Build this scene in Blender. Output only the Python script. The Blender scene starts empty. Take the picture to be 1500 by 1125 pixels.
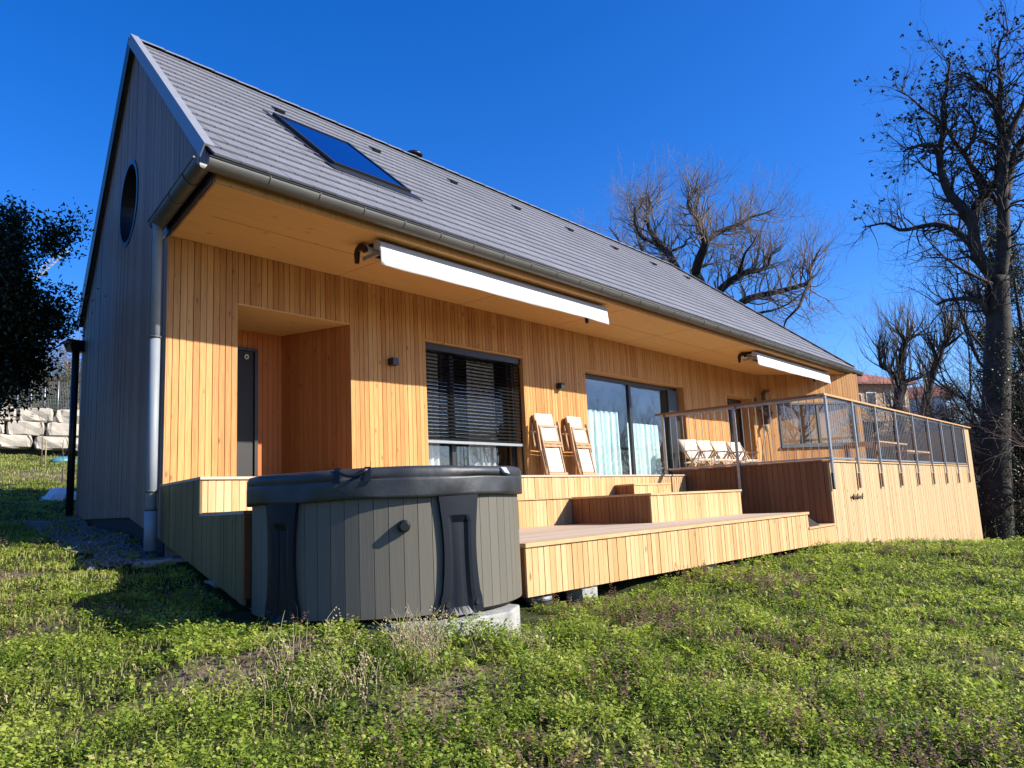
import bpy, math, random
import numpy as np
from mathutils import Vector, Matrix
S = bpy.context.scene
C = S.collection
rnd = random.Random(7)
R_ = math.radians

# ------------------------------------------------------------------ camera
CAMM = np.array([[0.64409215, -0.76346592, -0.04759307],
                 [0.08728146, 0.13516036, -0.98697195],
                 [0.75995214, 0.63154689, 0.15369215]])   # rows: right, down, forward
cam_d = bpy.data.cameras.new('camera'); cam = bpy.data.objects.new('camera', cam_d); C.objects.link(cam)
cam_d.sensor_width = 36; cam_d.lens = 27.0; cam_d.clip_end = 3000; cam_d.clip_start = 0.05
m = Matrix.Identity(4)
for i in range(3):
    m[i][0] = CAMM[0][i]; m[i][1] = -CAMM[1][i]; m[i][2] = -CAMM[2][i]
cam.matrix_world = m
S.camera = cam
# ------------------------------------------------------------------ sky, sun, exposure
SUN_DIR = Vector((0.80, -1.47, 1.0)).normalized()          # towards the sun
elev = math.asin(SUN_DIR.z); azim = math.atan2(SUN_DIR.x, SUN_DIR.y)
W = bpy.data.worlds.new('World'); S.world = W; W.use_nodes = True
nt = W.node_tree; nt.nodes.clear()
sky = nt.nodes.new('ShaderNodeTexSky'); sky.sky_type = 'NISHITA'; sky.sun_disc = False
sky.sun_elevation = elev; sky.sun_rotation = azim; sky.altitude = 600; sky.air_density = 1.0; sky.dust_density = 1.0; sky.ozone_density = 6.0
hs = nt.nodes.new('ShaderNodeHueSaturation'); hs.inputs['Saturation'].default_value = 1.27; hs.inputs['Value'].default_value = 1.40
hs.inputs['Hue'].default_value = 0.514
bg = nt.nodes.new('ShaderNodeBackground'); bg.inputs['Strength'].default_value = 0.088
wo = nt.nodes.new('ShaderNodeOutputWorld')
nt.links.new(sky.outputs[0], hs.inputs['Color']); nt.links.new(hs.outputs[0], bg.inputs[0]); nt.links.new(bg.outputs[0], wo.inputs[0])
sl = bpy.data.lights.new('sun', 'SUN'); sl.energy = 5.0; sl.angle = R_(0.53); sl.color = (1.0, 0.955, 0.85)
so = bpy.data.objects.new('sun', sl); C.objects.link(so)
so.rotation_euler = SUN_DIR.to_track_quat('Z', 'Y').to_euler(); so.location = (20, -40, 40)
S.view_settings.view_transform = 'Standard'; S.view_settings.look = 'None'; S.view_settings.exposure = 0.99; S.view_settings.gamma = 1
try:
    S.cycles.use_denoising = True; S.cycles.max_bounces = 8; S.cycles.diffuse_bounces = 3; S.cycles.transparent_max_bounces = 16
except Exception: pass

# ------------------------------------------------------------------ helpers
def ray(px, py):
    v = np.array([(px - 750) / 1125.0, (py - 562.5) / 1125.0, 1.0]); return CAMM.T @ v
def at(px, py, D):                                          # pixel + horizontal distance -> point
    r = ray(px, py); r = r * (D / math.hypot(r[0], r[1])); return Vector(r)
ZT, ZS = 0.396, 3.327        # terrace floor, soffit
YW = 8.6                     # facade plane
GD = Vector((0.2217, 0.9751, 0))      # direction of the skew gable (away from camera)
def gx(y): return 4.13 + 0.2274 * (y - 8.6)

class MB:
    def __init__(s): s.v = []; s.f = []; s.sm = []
    def add(s, vs, fs, smooth=False):
        n = len(s.v); s.v += [tuple(p) for p in vs]; s.f += [tuple(i + n for i in f) for f in fs]; s.sm += [smooth] * len(fs); return s
    def box(s, a, b):
        (x0, y0, z0), (x1, y1, z1) = a, b
        return s.hexa([(x0,y0,z0),(x1,y0,z0),(x1,y1,z0),(x0,y1,z0)], [(x0,y0,z1),(x1,y0,z1),(x1,y1,z1),(x0,y1,z1)])
    def hexa(s, bot, top):
        return s.add(list(bot) + list(top), [(3,2,1,0),(4,5,6,7),(0,1,5,4),(1,2,6,5),(2,3,7,6),(3,0,4,7)])
    def beam(s, p, q, w, h, up=(0,0,1), ch=0.0):             # rectangular bar p->q
        p = Vector(p); q = Vector(q); d = (q - p).normalized(); u = Vector(up)
        sd = d.cross(u)
        if sd.length < 1e-4: sd = d.cross(Vector((1,0,0)))
        sd.normalize(); u = sd.cross(d).normalized()
        def ring(c): return [c - sd*w/2 - u*h/2, c + sd*w/2 - u*h/2, c + sd*w/2 + u*h/2, c - sd*w/2 + u*h/2]
        return s.add(ring(p) + ring(q), [(0,1,2,3),(7,6,5,4),(0,4,5,1),(1,5,6,2),(2,6,7,3),(3,7,4,0)])
    def prism(s, poly, z0, z1):
        n = len(poly); vs = [(x,y,z0) for x,y in poly] + [(x,y,z1) for x,y in poly]
        fs = [tuple(reversed(range(n))), tuple(range(n, 2*n))] + [(i,(i+1)%n,(i+1)%n+n,i+n) for i in range(n)]
        return s.add(vs, fs)
    def tube(s, pts, rad, n=8, caps=True, smooth=True):
        pts = [Vector(p) for p in pts]; k = len(pts)
        if not hasattr(rad, '__len__'): rad = [rad]*k
        vs = []; pu = None
        for i, p in enumerate(pts):
            d = (pts[min(i+1,k-1)] - pts[max(i-1,0)])
            d = d.normalized() if d.length > 1e-9 else Vector((0,0,1))
            if pu is None: pu = Vector((0,0,1)) if abs(d.z) < .9 else Vector((1,0,0))
            a = d.cross(pu)
            if a.length < 1e-5: a = d.cross(Vector((0,1,0.3)))
            a.normalize(); b = a.cross(d).normalized(); pu = b
            for j in range(n):
                t = 2*math.pi*j/n; vs.append(p + (a*math.cos(t) + b*math.sin(t))*rad[i])
        fs = [(i*n+j, i*n+(j+1)%n, (i+1)*n+(j+1)%n, (i+1)*n+j) for i in range(k-1) for j in range(n)]
        s.add(vs, fs, smooth)
        if caps:
            m0 = len(s.v) - len(vs)
            s.f.append(tuple(m0+j for j in reversed(range(n)))); s.sm.append(False)
            s.f.append(tuple(m0+(k-1)*n+j for j in range(n))); s.sm.append(False)
        return s
    def lathe(s, c, prof, n=48, a0=0, a1=2*math.pi, smooth=True, closed=True):
        cx, cy, cz = c; vs = []; k = len(prof); full = abs(a1-a0-2*math.pi) < 1e-6
        cols = n if full else n+1
        for i in range(cols):
            t = a0 + (a1-a0)*i/n
            for r, z in prof: vs.append((cx+r*math.cos(t), cy+r*math.sin(t), cz+z))
        fs = []
        for i in range(n):
            j = (i+1) % cols
            for q in range(k-1): fs.append((i*k+q, j*k+q, j*k+q+1, i*k+q+1))
        return s.add(vs, fs, smooth)
    def ell(s, c, r, n=10, mm=6, jit=0, rr=None, M=None):
        c = Vector(c); vs = []
        for i in range(mm+1):
            ph = math.pi*i/mm
            for j in range(n):
                t = 2*math.pi*j/n; k = 1 + (rr.uniform(-jit, jit) if rr else 0)
                p = Vector((r[0]*math.sin(ph)*math.cos(t)*k, r[1]*math.sin(ph)*math.sin(t)*k, r[2]*math.cos(ph)*k))
                if M: p = M @ p
                vs.append(c + p)
        fs = [(i*n+j, (i+1)*n+j, (i+1)*n+(j+1)%n, i*n+(j+1)%n) for i in range(mm) for j in range(n)]
        return s.add(vs, fs, True)
    def build(s, name, mat, parent=None, bevel=0):
        me = bpy.data.meshes.new(name); o = bpy.data.objects.new(name, me); C.objects.link(o)
        off = Vector((0,0,0))
        if parent is not None:
            o.parent = parent; r = parent
            while r.parent is not None: r = r.parent
            off = Vector(r.location)
        me.from_pydata([(p[0]-off.x, p[1]-off.y, p[2]-off.z) for p in s.v], [], s.f)
        me.polygons.foreach_set('use_smooth', s.sm)
        me.materials.append(mat); me.update()
        if bevel:
            b = o.modifiers.new('bevel', 'BEVEL'); b.width = bevel; b.segments = 2; b.limit_method = 'ANGLE'
        return o
def tag(o, label=None, cat=None, group=None, kind=None):
    if label: o['label'] = label
    if cat: o['category'] = cat
    if group: o['group'] = group
    if kind: o['kind'] = kind
    return o
def empty(name, loc, label, cat, group=None):
    o = bpy.data.objects.new(name, None); C.objects.link(o); o.location = loc; o.empty_display_size = .2
    return tag(o, label, cat, group)
def kids(o): return [c for c in C.objects if c.parent == o]
def copy_tree(o, parent=None):
    c = o.copy(); C.objects.link(c); c.parent = parent
    for ch in kids(o): copy_tree(ch, c)
    return c

# ------------------------------------------------------------------ materials
def mat(name): 
    m = bpy.data.materials.new(name); m.use_nodes = True; n = m.node_tree; b = n.nodes['Principled BSDF']; return m, n, b
def N(n, t, **k):
    o = n.nodes.new(t)
    for a, v in k.items(): setattr(o, a, v)
    return o
AL = .79
def ramp(n, stops):
    stops = [(p, tuple(v*AL for v in c)) for p, c in stops]
    r = N(n, 'ShaderNodeValToRGB'); e = r.color_ramp.elements
    e[0].position, e[0].color = stops[0][0], (*stops[0][1], 1); e[1].position, e[1].color = stops[-1][0], (*stops[-1][1], 1)
    for p, c in stops[1:-1]:
        x = e.new(p); x.color = (*c, 1)
    return r
def plain(name, col, rough=.5, metal=0, noise=0, scale=8, bump=0, bscale=60):
    m, n, b = mat(name); b.inputs['Roughness'].default_value = rough; b.inputs['Metallic'].default_value = metal
    b.inputs['Base Color'].default_value = (*[v*AL for v in col], 1)
    tc = N(n, 'ShaderNodeTexCoord')
    if noise:
        t = N(n, 'ShaderNodeTexNoise'); t.inputs['Scale'].default_value = scale; t.inputs['Detail'].default_value = 6
        n.links.new(tc.outputs['Object'], t.inputs['Vector'])
        r = ramp(n, [(.3, tuple(c*(1-noise) for c in col)), (.7, tuple(min(1, c*(1+noise)) for c in col))])
        n.links.new(t.outputs[0], r.inputs[0]); n.links.new(r.outputs[0], b.inputs['Base Color'])
    if bump:
        t = N(n, 'ShaderNodeTexNoise'); t.inputs['Scale'].default_value = bscale; t.inputs['Detail'].default_value = 5
        n.links.new(tc.outputs['Object'], t.inputs['Vector'])
        bp = N(n, 'ShaderNodeBump'); bp.inputs['Strength'].default_value = bump; bp.inputs['Distance'].default_value = .02
        n.links.new(t.outputs[0], bp.inputs['Height']); n.links.new(bp.outputs[0], b.inputs['Normal'])
    return m
def wood(name, cols, vec=(22, 22, 1.2), rough=.6, knots=True, spread=.5, knotcol=(.14,.05,.018), bump=.25, kscale=2.6, spec=.3):
    """boards: colour per mesh island, long grain, darker knots"""
    m, n, b = mat(name); L = n.links.new
    tc = N(n, 'ShaderNodeTexCoord'); geo = N(n, 'ShaderNodeNewGeometry')
    off = N(n, 'ShaderNodeVectorMath', operation='SCALE'); off.inputs['Scale'].default_value = 37
    comb = N(n, 'ShaderNodeCombineXYZ'); L(geo.outputs['Random Per Island'], comb.inputs[0]); L(geo.outputs['Random Per Island'], comb.inputs[2])
    L(comb.outputs[0], off.inputs[0])
    add = N(n, 'ShaderNodeVectorMath', operation='ADD'); L(tc.outputs['Object'], add.inputs[0]); L(off.outputs[0], add.inputs[1])
    mp = N(n, 'ShaderNodeMapping'); mp.inputs['Scale'].default_value = vec; L(add.outputs[0], mp.inputs[0])
    g = N(n, 'ShaderNodeTexNoise'); g.inputs['Scale'].default_value = 2.2; g.inputs['Detail'].default_value = 8; g.inputs['Distortion'].default_value = .8
    L(mp.outputs[0], g.inputs['Vector'])
    mix = N(n, 'ShaderNodeMath', operation='MULTIPLY_ADD'); mix.inputs[1].default_value = spread
    L(geo.outputs['Random Per Island'], mix.inputs[0])
    sc = N(n, 'ShaderNodeMath', operation='MULTIPLY_ADD'); sc.inputs[1].default_value = .9; sc.inputs[2].default_value = -.2
    L(g.outputs[0], sc.inputs[0]); L(sc.outputs[0], mix.inputs[2])
    k = len(cols); r = ramp(n, [(i/(k-1), c) for i, c in enumerate(cols)])
    L(mix.outputs[0], r.inputs[0]); out = r.outputs[0]
    if knots:
        mk = N(n, 'ShaderNodeMapping'); s3 = [1.0 if v > 5 else .45 for v in vec]; mk.inputs['Scale'].default_value = s3; L(add.outputs[0], mk.inputs[0])
        vo = N(n, 'ShaderNodeTexVoronoi'); vo.inputs['Scale'].default_value = kscale*2.4; L(mk.outputs[0], vo.inputs['Vector'])
        kr = N(n, 'ShaderNodeMapRange'); kr.inputs['From Min'].default_value = .05; kr.inputs['From Max'].default_value = .14
        kr.inputs['To Min'].default_value = .75; kr.inputs['To Max'].default_value = 0; L(vo.outputs['Distance'], kr.inputs[0])
        mx = N(n, 'ShaderNodeMix', data_type='RGBA'); L(kr.outputs[0], mx.inputs['Factor']); L(out, mx.inputs['A'])
        mx.inputs['B'].default_value = (*knotcol, 1); out = mx.outputs['Result']
    L(out, b.inputs['Base Color']); b.inputs['Roughness'].default_value = rough; b.inputs['Specular IOR Level'].default_value = spec
    bp = N(n, 'ShaderNodeBump'); bp.inputs['Strength'].default_value = bump; bp.inputs['Distance'].default_value = .004
    L(g.outputs[0], bp.inputs['Height']); L(bp.outputs[0], b.inputs['Normal'])
    return m
M = {}
M['larch'] = wood('larch_cladding', [(.37,.13,.032), (.50,.22,.060), (.63,.32,.10), (.72,.41,.155)], spread=.42)
M['larch_red'] = wood('shade_red_larch', [(.42,.105,.020), (.50,.14,.028), (.58,.18,.038), (.64,.23,.055)], spread=.35)  # niche larch, the red tone of its shade put into the colour
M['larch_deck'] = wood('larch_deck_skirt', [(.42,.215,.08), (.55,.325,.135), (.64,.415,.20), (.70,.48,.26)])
M['parapet'] = wood('pale_larch', [(.49,.31,.14), (.56,.375,.19), (.62,.44,.24), (.67,.49,.29)], spread=.35)
M['brown_deck'] = wood('shade_brown_larch', [(.20,.075,.028), (.25,.095,.035), (.30,.12,.045), (.34,.15,.06)])  # larch with the side faces' shade put into the colour; also legs, joints
M['grey_wood'] = wood('silvered_larch', [(.22,.118,.078), (.29,.163,.11), (.36,.215,.15), (.44,.29,.21)], vec=(26,26,1.0), knotcol=(.08,.06,.05), spread=.45)
M['side'] = wood('dark_side_boards', [(.17,.105,.034), (.22,.145,.05), (.27,.18,.066), (.34,.235,.09)], spread=.4)  # olive brown, darker than the larch on the deck front
M['soffit'] = wood('spruce_plywood', [(.70,.36,.11), (.76,.42,.145), (.82,.48,.18), (.86,.53,.22)], vec=(1.0, 13, 13), kscale=2.2, spread=.15, knotcol=(.36,.14,.045), bump=.08)
M['decktop'] = wood('deck_boards', [(.42,.31,.22), (.50,.38,.28), (.58,.45,.34), (.62,.50,.40)], vec=(1.0,24,24), knots=False)
M['rail_wood'] = wood('handrail_wood', [(.40,.19,.08), (.55,.30,.13), (.66,.42,.22), (.70,.47,.26)], vec=(3,3,16), knots=False)
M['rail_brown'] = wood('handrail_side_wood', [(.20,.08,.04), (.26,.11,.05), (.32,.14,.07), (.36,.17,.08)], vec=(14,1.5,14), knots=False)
M['chair_wood'] = wood('chair_wood', [(.30,.15,.07), (.42,.24,.12), (.50,.31,.18), (.56,.38,.24)], vec=(9,9,9), knots=False)
M['canvas'] = plain('cream_canvas', (.80,.70,.55), .9, noise=.06, scale=30, bump=.15, bscale=300)
M['membrane'] = plain('dark_membrane', (.02,.017,.015), .9)
M['zinc'] = plain('dark_zinc', (.115,.11,.10), .5, .3, noise=.12, scale=3)
M['pipe'] = plain('grey_steel_pipe', (.27,.30,.33), .6, .1, noise=.08, scale=4)
M['verge'] = plain('pale_verge_metal', (.31,.315,.34), .45, .2, noise=.06)
M['steel'] = plain('galvanised_steel', (.42,.43,.44), .38, .7, noise=.18, scale=25)
M['black'] = plain('black_metal', (.012,.012,.014), .4, .2)
M['anthracite'] = plain('anthracite_frame', (.018,.019,.023), .42, .1)
M['white'] = plain('white_cloth', (.80,.80,.77), .8, noise=.05, scale=4, bump=.25, bscale=5)
M['alu'] = plain('grey_aluminium', (.50,.54,.58), .4, .35)
M['concrete'] = plain('concrete', (.36,.35,.32), .9, noise=.25, scale=9, bump=.4, bscale=40)
M['plaster'] = plain('room_plaster', (.62,.56,.50), .9)
M['curtain'] = plain('pale_mint_curtain', (.66,.84,.82), .85)
M['grey_curtain'] = plain('grey_curtain', (.62,.61,.58), .85)
M['door'] = plain('dark_brown_door', (.013,.009,.008), .6)
M['tubgrey'] = wood('tub_panel_composite', [(.125,.113,.090), (.14,.127,.10), (.155,.140,.112), (.17,.152,.122)], vec=(30,30,1), knots=False, spread=.3, rough=.55)
M['tubblack'] = plain('tub_black_plastic', (.006,.009,.016), .42)
M['tubblack'].node_tree.nodes['Principled BSDF'].inputs['Specular IOR Level'].default_value = .22
M['vinyl'] = plain('black_vinyl', (.028,.030,.034), .50, noise=.35, scale=5, bump=.35, bscale=7)
M['stone'] = plain('limestone', (.50,.44,.36), .95, noise=.25, scale=2.2, bump=.8, bscale=6)
M['gravel'] = plain('grey_gravel', (.20,.19,.20), .95, noise=.5, scale=60, bump=1, bscale=50)
M['terracotta'] = plain('terracotta_roof', (.33,.12,.08), .85, noise=.25, scale=2)
M['render_wall'] = plain('ochre_render', (.52,.34,.20), .9, noise=.08)
M['tarp'] = plain('white_tarpaulin', (.75,.77,.82), .5, bump=.5, bscale=5)
M['teal'] = plain('teal_plastic', (.05,.22,.28), .5)
M['driftwood'] = plain('driftwood', (.12,.065,.035), .85, noise=.35, scale=9, bump=.6, bscale=25)
M['rope'] = plain('pale_rope', (.36,.29,.17), .9)
M['bark'] = plain('dark_bark', (.042,.034,.028), .95, noise=.45, scale=3, bump=1, bscale=12)
M['bark2'] = plain('grey_bark', (.20,.155,.115), .95, noise=.35, scale=3, bump=1, bscale=12)
M['bark3'] = plain('pale_twig_bark', (.27,.21,.165), .95)
M['twig'] = plain('bramble_twig', (.17,.115,.085), .95, noise=.3, scale=2)
M['seed'] = plain('dry_seed_clusters', (.035,.02,.015), .95)
M['inside'] = plain('dim_room', (.10,.085,.07), .9)

def glassmat(name, refl=.10, tint=(.93,.96,.96)):
    m, n, b = mat(name); n.nodes.remove(b); L = n.links.new
    o = n.nodes['Material Output']; t = N(n, 'ShaderNodeBsdfTransparent'); t.inputs[0].default_value = (*tint, 1)
    g = N(n, 'ShaderNodeBsdfGlossy'); g.inputs['Roughness'].default_value = .012; g.inputs['Color'].default_value = (.95,.97,1,1)
    ge = N(n, 'ShaderNodeNewGeometry'); dt = N(n, 'ShaderNodeVectorMath', operation='DOT_PRODUCT'); L(ge.outputs['Incoming'], dt.inputs[0]); L(ge.outputs['Normal'], dt.inputs[1])
    ab = N(n, 'ShaderNodeMath', operation='ABSOLUTE'); L(dt.outputs['Value'], ab.inputs[0]); sb = N(n, 'ShaderNodeMath', operation='SUBTRACT'); sb.inputs[0].default_value = 1; L(ab.outputs[0], sb.inputs[1])
    p5 = N(n, 'ShaderNodeMath', operation='POWER'); L(sb.outputs[0], p5.inputs[0]); p5.inputs[1].default_value = 4.0
    f = N(n, 'ShaderNodeMath', operation='MULTIPLY_ADD'); L(p5.outputs[0], f.inputs[0]); f.inputs[1].default_value = .92; f.inputs[2].default_value = .06
    a = N(n, 'ShaderNodeMath', operation='MULTIPLY_ADD'); a.inputs[1].default_value = 1.15; a.inputs[2].default_value = refl; a.use_clamp = True
    L(f.outputs[0], a.inputs[0])
    mx = N(n, 'ShaderNodeMixShader'); L(a.outputs[0], mx.inputs[0]); L(t.outputs[0], mx.inputs[1]); L(g.outputs[0], mx.inputs[2]); L(mx.outputs[0], o.inputs[0])
    return m
M['glass'] = glassmat('window_glass', .04)
M['darkglass'] = glassmat('dark_window_glass', .25, (.3,.33,.36))
M['solar'] = plain('solar_glass', (.10,.30,.75), .03, 1.0)
M['solar'].node_tree.nodes['Principled BSDF'].inputs['Specular IOR Level'].default_value = .5
M['solar'].node_tree.nodes['Principled BSDF'].inputs['Coat Weight'].default_value = 0

def tilemat():
    m, n, b = mat('slate_grey_tiles'); L = n.links.new
    geo = N(n, 'ShaderNodeNewGeometry'); tc = N(n, 'ShaderNodeTexCoord')
    t = N(n, 'ShaderNodeTexNoise'); t.inputs['Scale'].default_value = 30; t.inputs['Detail'].default_value = 5; L(tc.outputs['Object'], t.inputs['Vector'])
    t2 = N(n, 'ShaderNodeTexNoise'); t2.inputs['Scale'].default_value = .35; t2.inputs['Detail'].default_value = 4; L(tc.outputs['Object'], t2.inputs['Vector'])
    a = N(n, 'ShaderNodeMath', operation='MULTIPLY_ADD'); a.inputs[1].default_value = .22; L(geo.outputs['Random Per Island'], a.inputs[0])
    c = N(n, 'ShaderNodeMath', operation='MULTIPLY_ADD'); c.inputs[1].default_value = .5; L(t.outputs[0], c.inputs[0]); L(a.outputs[0], c.inputs[2])
    L(t2.outputs[0], a.inputs[2])
    r = ramp(n, [(.3, (.130,.131,.152)), (.8, (.172,.173,.196)), (1.0, (.20,.20,.225))]); L(c.outputs[0], r.inputs[0]); L(r.outputs[0], b.inputs['Base Color'])
    b.inputs['Roughness'].default_value = .6
    return m
M['tiles'] = tilemat()

# ------------------------------------------------------------------ terrain height
def sstep(a, b, x):
    t = np.clip((x - a) / (b - a), 0, 1); return t*t*(3-2*t)
def ground_z(x, y, lumps=True):
    x = np.asarray(x, float); y = np.asarray(y, float)
    base = np.interp(x, [-60, -8, 3, 12, 14, 20, 26.5, 29, 34, 42, 60, 400], [-.6, -.9, -.97, -.97, -1.0, -1.42, -1.86, -2.3, -4.2, -6.0, -6.5, -6.5])
    k = .12 * (1 - sstep(11, 18, x))
    low = np.where(y < 4.37, k*(np.maximum(y, -14)-4.37) - .05*np.maximum(-14-y, 0)*(y > -60) - (y <= -60)*2.3, 0)
    up = np.interp(y, [4.37, 9, 15, 18, 34, 36, 60, 400], [0, .62, 1.08, 1.5, 4.0, 5.6, 8, 8])
    z = base + low + np.where(y > 4.37, up, 0)*(1 - .75*sstep(28, 34, x))
    r = np.hypot(x, y); az = np.degrees(np.arctan2(x, y))
    hill = np.clip(r-75, 0, 260)*.135*(.72 + .18*np.sin(az*.11) + .08*np.sin(az*.37+1))
    z = z + hill*sstep(-60, 20, y + .25*x)
    z = z + .17*np.exp(-((x-3.3)/1.3)**2-((y-4.1)/1.1)**2) + .05*np.exp(-((x-5.0)/1.0)**2-((y-3.4)/.8)**2)
    if lumps:
        z = z + (.035*np.sin(x*1.9+1.3*np.sin(y*1.1)) * np.sin(y*2.3+x*.6) + .03*np.sin(x*4.7+y*2.1)*np.sin(y*5.3-x*1.4) + .018*np.sin(x*9.1+2*np.sin(y*3.))*np.sin(y*10.7)) * np.where(r < 60, 1, 1)
    return z

def vnoise(x, y, s, seed=0):
    """value noise in [0,1] for arrays"""
    x = x*s + seed*17.3; y = y*s + seed*9.1
    xi = np.floor(x).astype(np.int64); yi = np.floor(y).astype(np.int64); fx = x-xi; fy = y-yi
    fx = fx*fx*(3-2*fx); fy = fy*fy*(3-2*fy)
    def h(a, b):
        t = np.sin(a*127.1 + b*311.7 + seed*74.7)*43758.5453; return t - np.floor(t)
    return (h(xi, yi)*(1-fx)+h(xi+1, yi)*fx)*(1-fy) + (h(xi, yi+1)*(1-fx)+h(xi+1, yi+1)*fx)*fy
def fnoise(x, y, s, seed=0): return .55*vnoise(x, y, s, seed)+.3*vnoise(x, y, s*2.1, seed+1)+.15*vnoise(x, y, s*4.3, seed+2)

def bare_mask(x, y):
    """1 where soil or dry stalks show through the turf"""
    b = .5*sstep(.76, .9, fnoise(x, y, .55, 5))
    for cx, cy, rx, ry in ((2.35,4.2,1.3,.35), (3.3,3.2,.8,.3), (2.4,8.4,.8,.3), (1.9,10.4,.9,.4), (9.6,3.7,.9,.35), (5.6,3.3,.7,.4), (8,23.5,6,2.2)):
        b = np.maximum(b, .85*sstep(1.1, .4, np.hypot((x-cx)/rx, (y-cy)/ry) + 1.1*(fnoise(x, y, 5.0, 9)-.4)))
    return b

def make_ground():
    def axis(lo, hi, a, b, fine):
        core = list(np.arange(a, b, fine)); l = []; s = fine; v = a
        while v > lo: s *= 1.16; v -= s; l.append(max(v, lo))
        r = []; s = fine; v = core[-1]
        while v < hi: s *= 1.16; v += s; r.append(min(v, hi))
        return np.array(l[::-1] + core + r)
    xs = axis(-450, 700, -1, 18, .16); ys = axis(-450, 700, -2, 12, .16)
    X, Y = np.meshgrid(xs, ys); Z = ground_z(X, Y)
    nx, ny = len(xs), len(ys)
    me = bpy.data.meshes.new('ground'); co = np.stack([X.ravel(), Y.ravel(), Z.ravel()], 1)
    i = np.arange(ny-1)[:, None]*nx + np.arange(nx-1)[None, :]; i = i.ravel()
    f = np.stack([i, i+1, i+nx+1, i+nx], 1)
    me.from_pydata(co.tolist(), [], f.tolist()); me.polygons.foreach_set('use_smooth', [True]*len(f))
    at_ = me.attributes.new('bare', 'FLOAT', 'POINT'); at_.data.foreach_set('value', bare_mask(X.ravel(), Y.ravel()).astype(np.float32))
    o = bpy.data.objects.new('ground', me); C.objects.link(o); tag(o, 'sloping lawn of weeds and grass rising behind the house', 'ground', kind='structure')
    m, n, b = mat('turf_soil'); L = n.links.new
    tc = N(n, 'ShaderNodeTexCoord'); t = N(n, 'ShaderNodeTexNoise'); t.inputs['Scale'].default_value = 3.5; t.inputs['Detail'].default_value = 10; t.inputs['Roughness'].default_value = .7; L(tc.outputs['Object'], t.inputs['Vector'])
    g = ramp(n, [(.3, (.022,.026,.010)), (.55, (.05,.06,.018)), (.75, (.13,.11,.05))]); L(t.outputs[0], g.inputs[0])
    s = ramp(n, [(.3, (.12,.085,.055)), (.7, (.30,.23,.16))]); L(t.outputs[0], s.inputs[0])
    a = N(n, 'ShaderNodeAttribute', attribute_name='bare'); mx = N(n, 'ShaderNodeMix', data_type='RGBA')
    L(a.outputs['Fac'], mx.inputs['Factor']); L(g.outputs[0], mx.inputs['A']); L(s.outputs[0], mx.inputs['B'])
    # far slopes are leafless woods: brown grey
    geo = N(n, 'ShaderNodeNewGeometry'); ln = N(n, 'ShaderNodeVectorMath', operation='LENGTH'); L(geo.outputs['Position'], ln.inputs[0])
    mr = N(n, 'ShaderNodeMapRange'); mr.inputs['From Min'].default_value = 45; mr.inputs['From Max'].default_value = 80; L(ln.outputs['Value'], mr.inputs[0])
    t3 = N(n, 'ShaderNodeTexNoise'); t3.inputs['Scale'].default_value = .35; t3.inputs['Detail'].default_value = 9; L(tc.outputs['Object'], t3.inputs['Vector'])
    w = ramp(n, [(.35, (.07,.06,.05)), (.55, (.15,.125,.10)), (.7, (.10,.12,.06))]); L(t3.outputs[0], w.inputs[0])
    m2 = N(n, 'ShaderNodeMix', data_type='RGBA'); L(mr.outputs[0], m2.inputs['Factor']); L(mx.outputs['Result'], m2.inputs['A']); L(w.outputs[0], m2.inputs['B'])
    L(m2.outputs['Result'], b.inputs['Base Color']); b.inputs['Roughness'].default_value = 1; b.inputs['Specular IOR Level'].default_value = .1
    bp = N(n, 'ShaderNodeBump'); bp.inputs['Strength'].default_value = .8; bp.inputs['Distance'].default_value = .05
    t2 = N(n, 'ShaderNodeTexNoise'); t2.inputs['Scale'].default_value = 25; t2.inputs['Detail'].default_value = 6; L(tc.outputs['Object'], t2.inputs['Vector'])
    L(t2.outputs[0], bp.inputs['Height']); L(bp.outputs[0], b.inputs['Normal'])
    me.materials.append(m)
make_ground()

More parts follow.
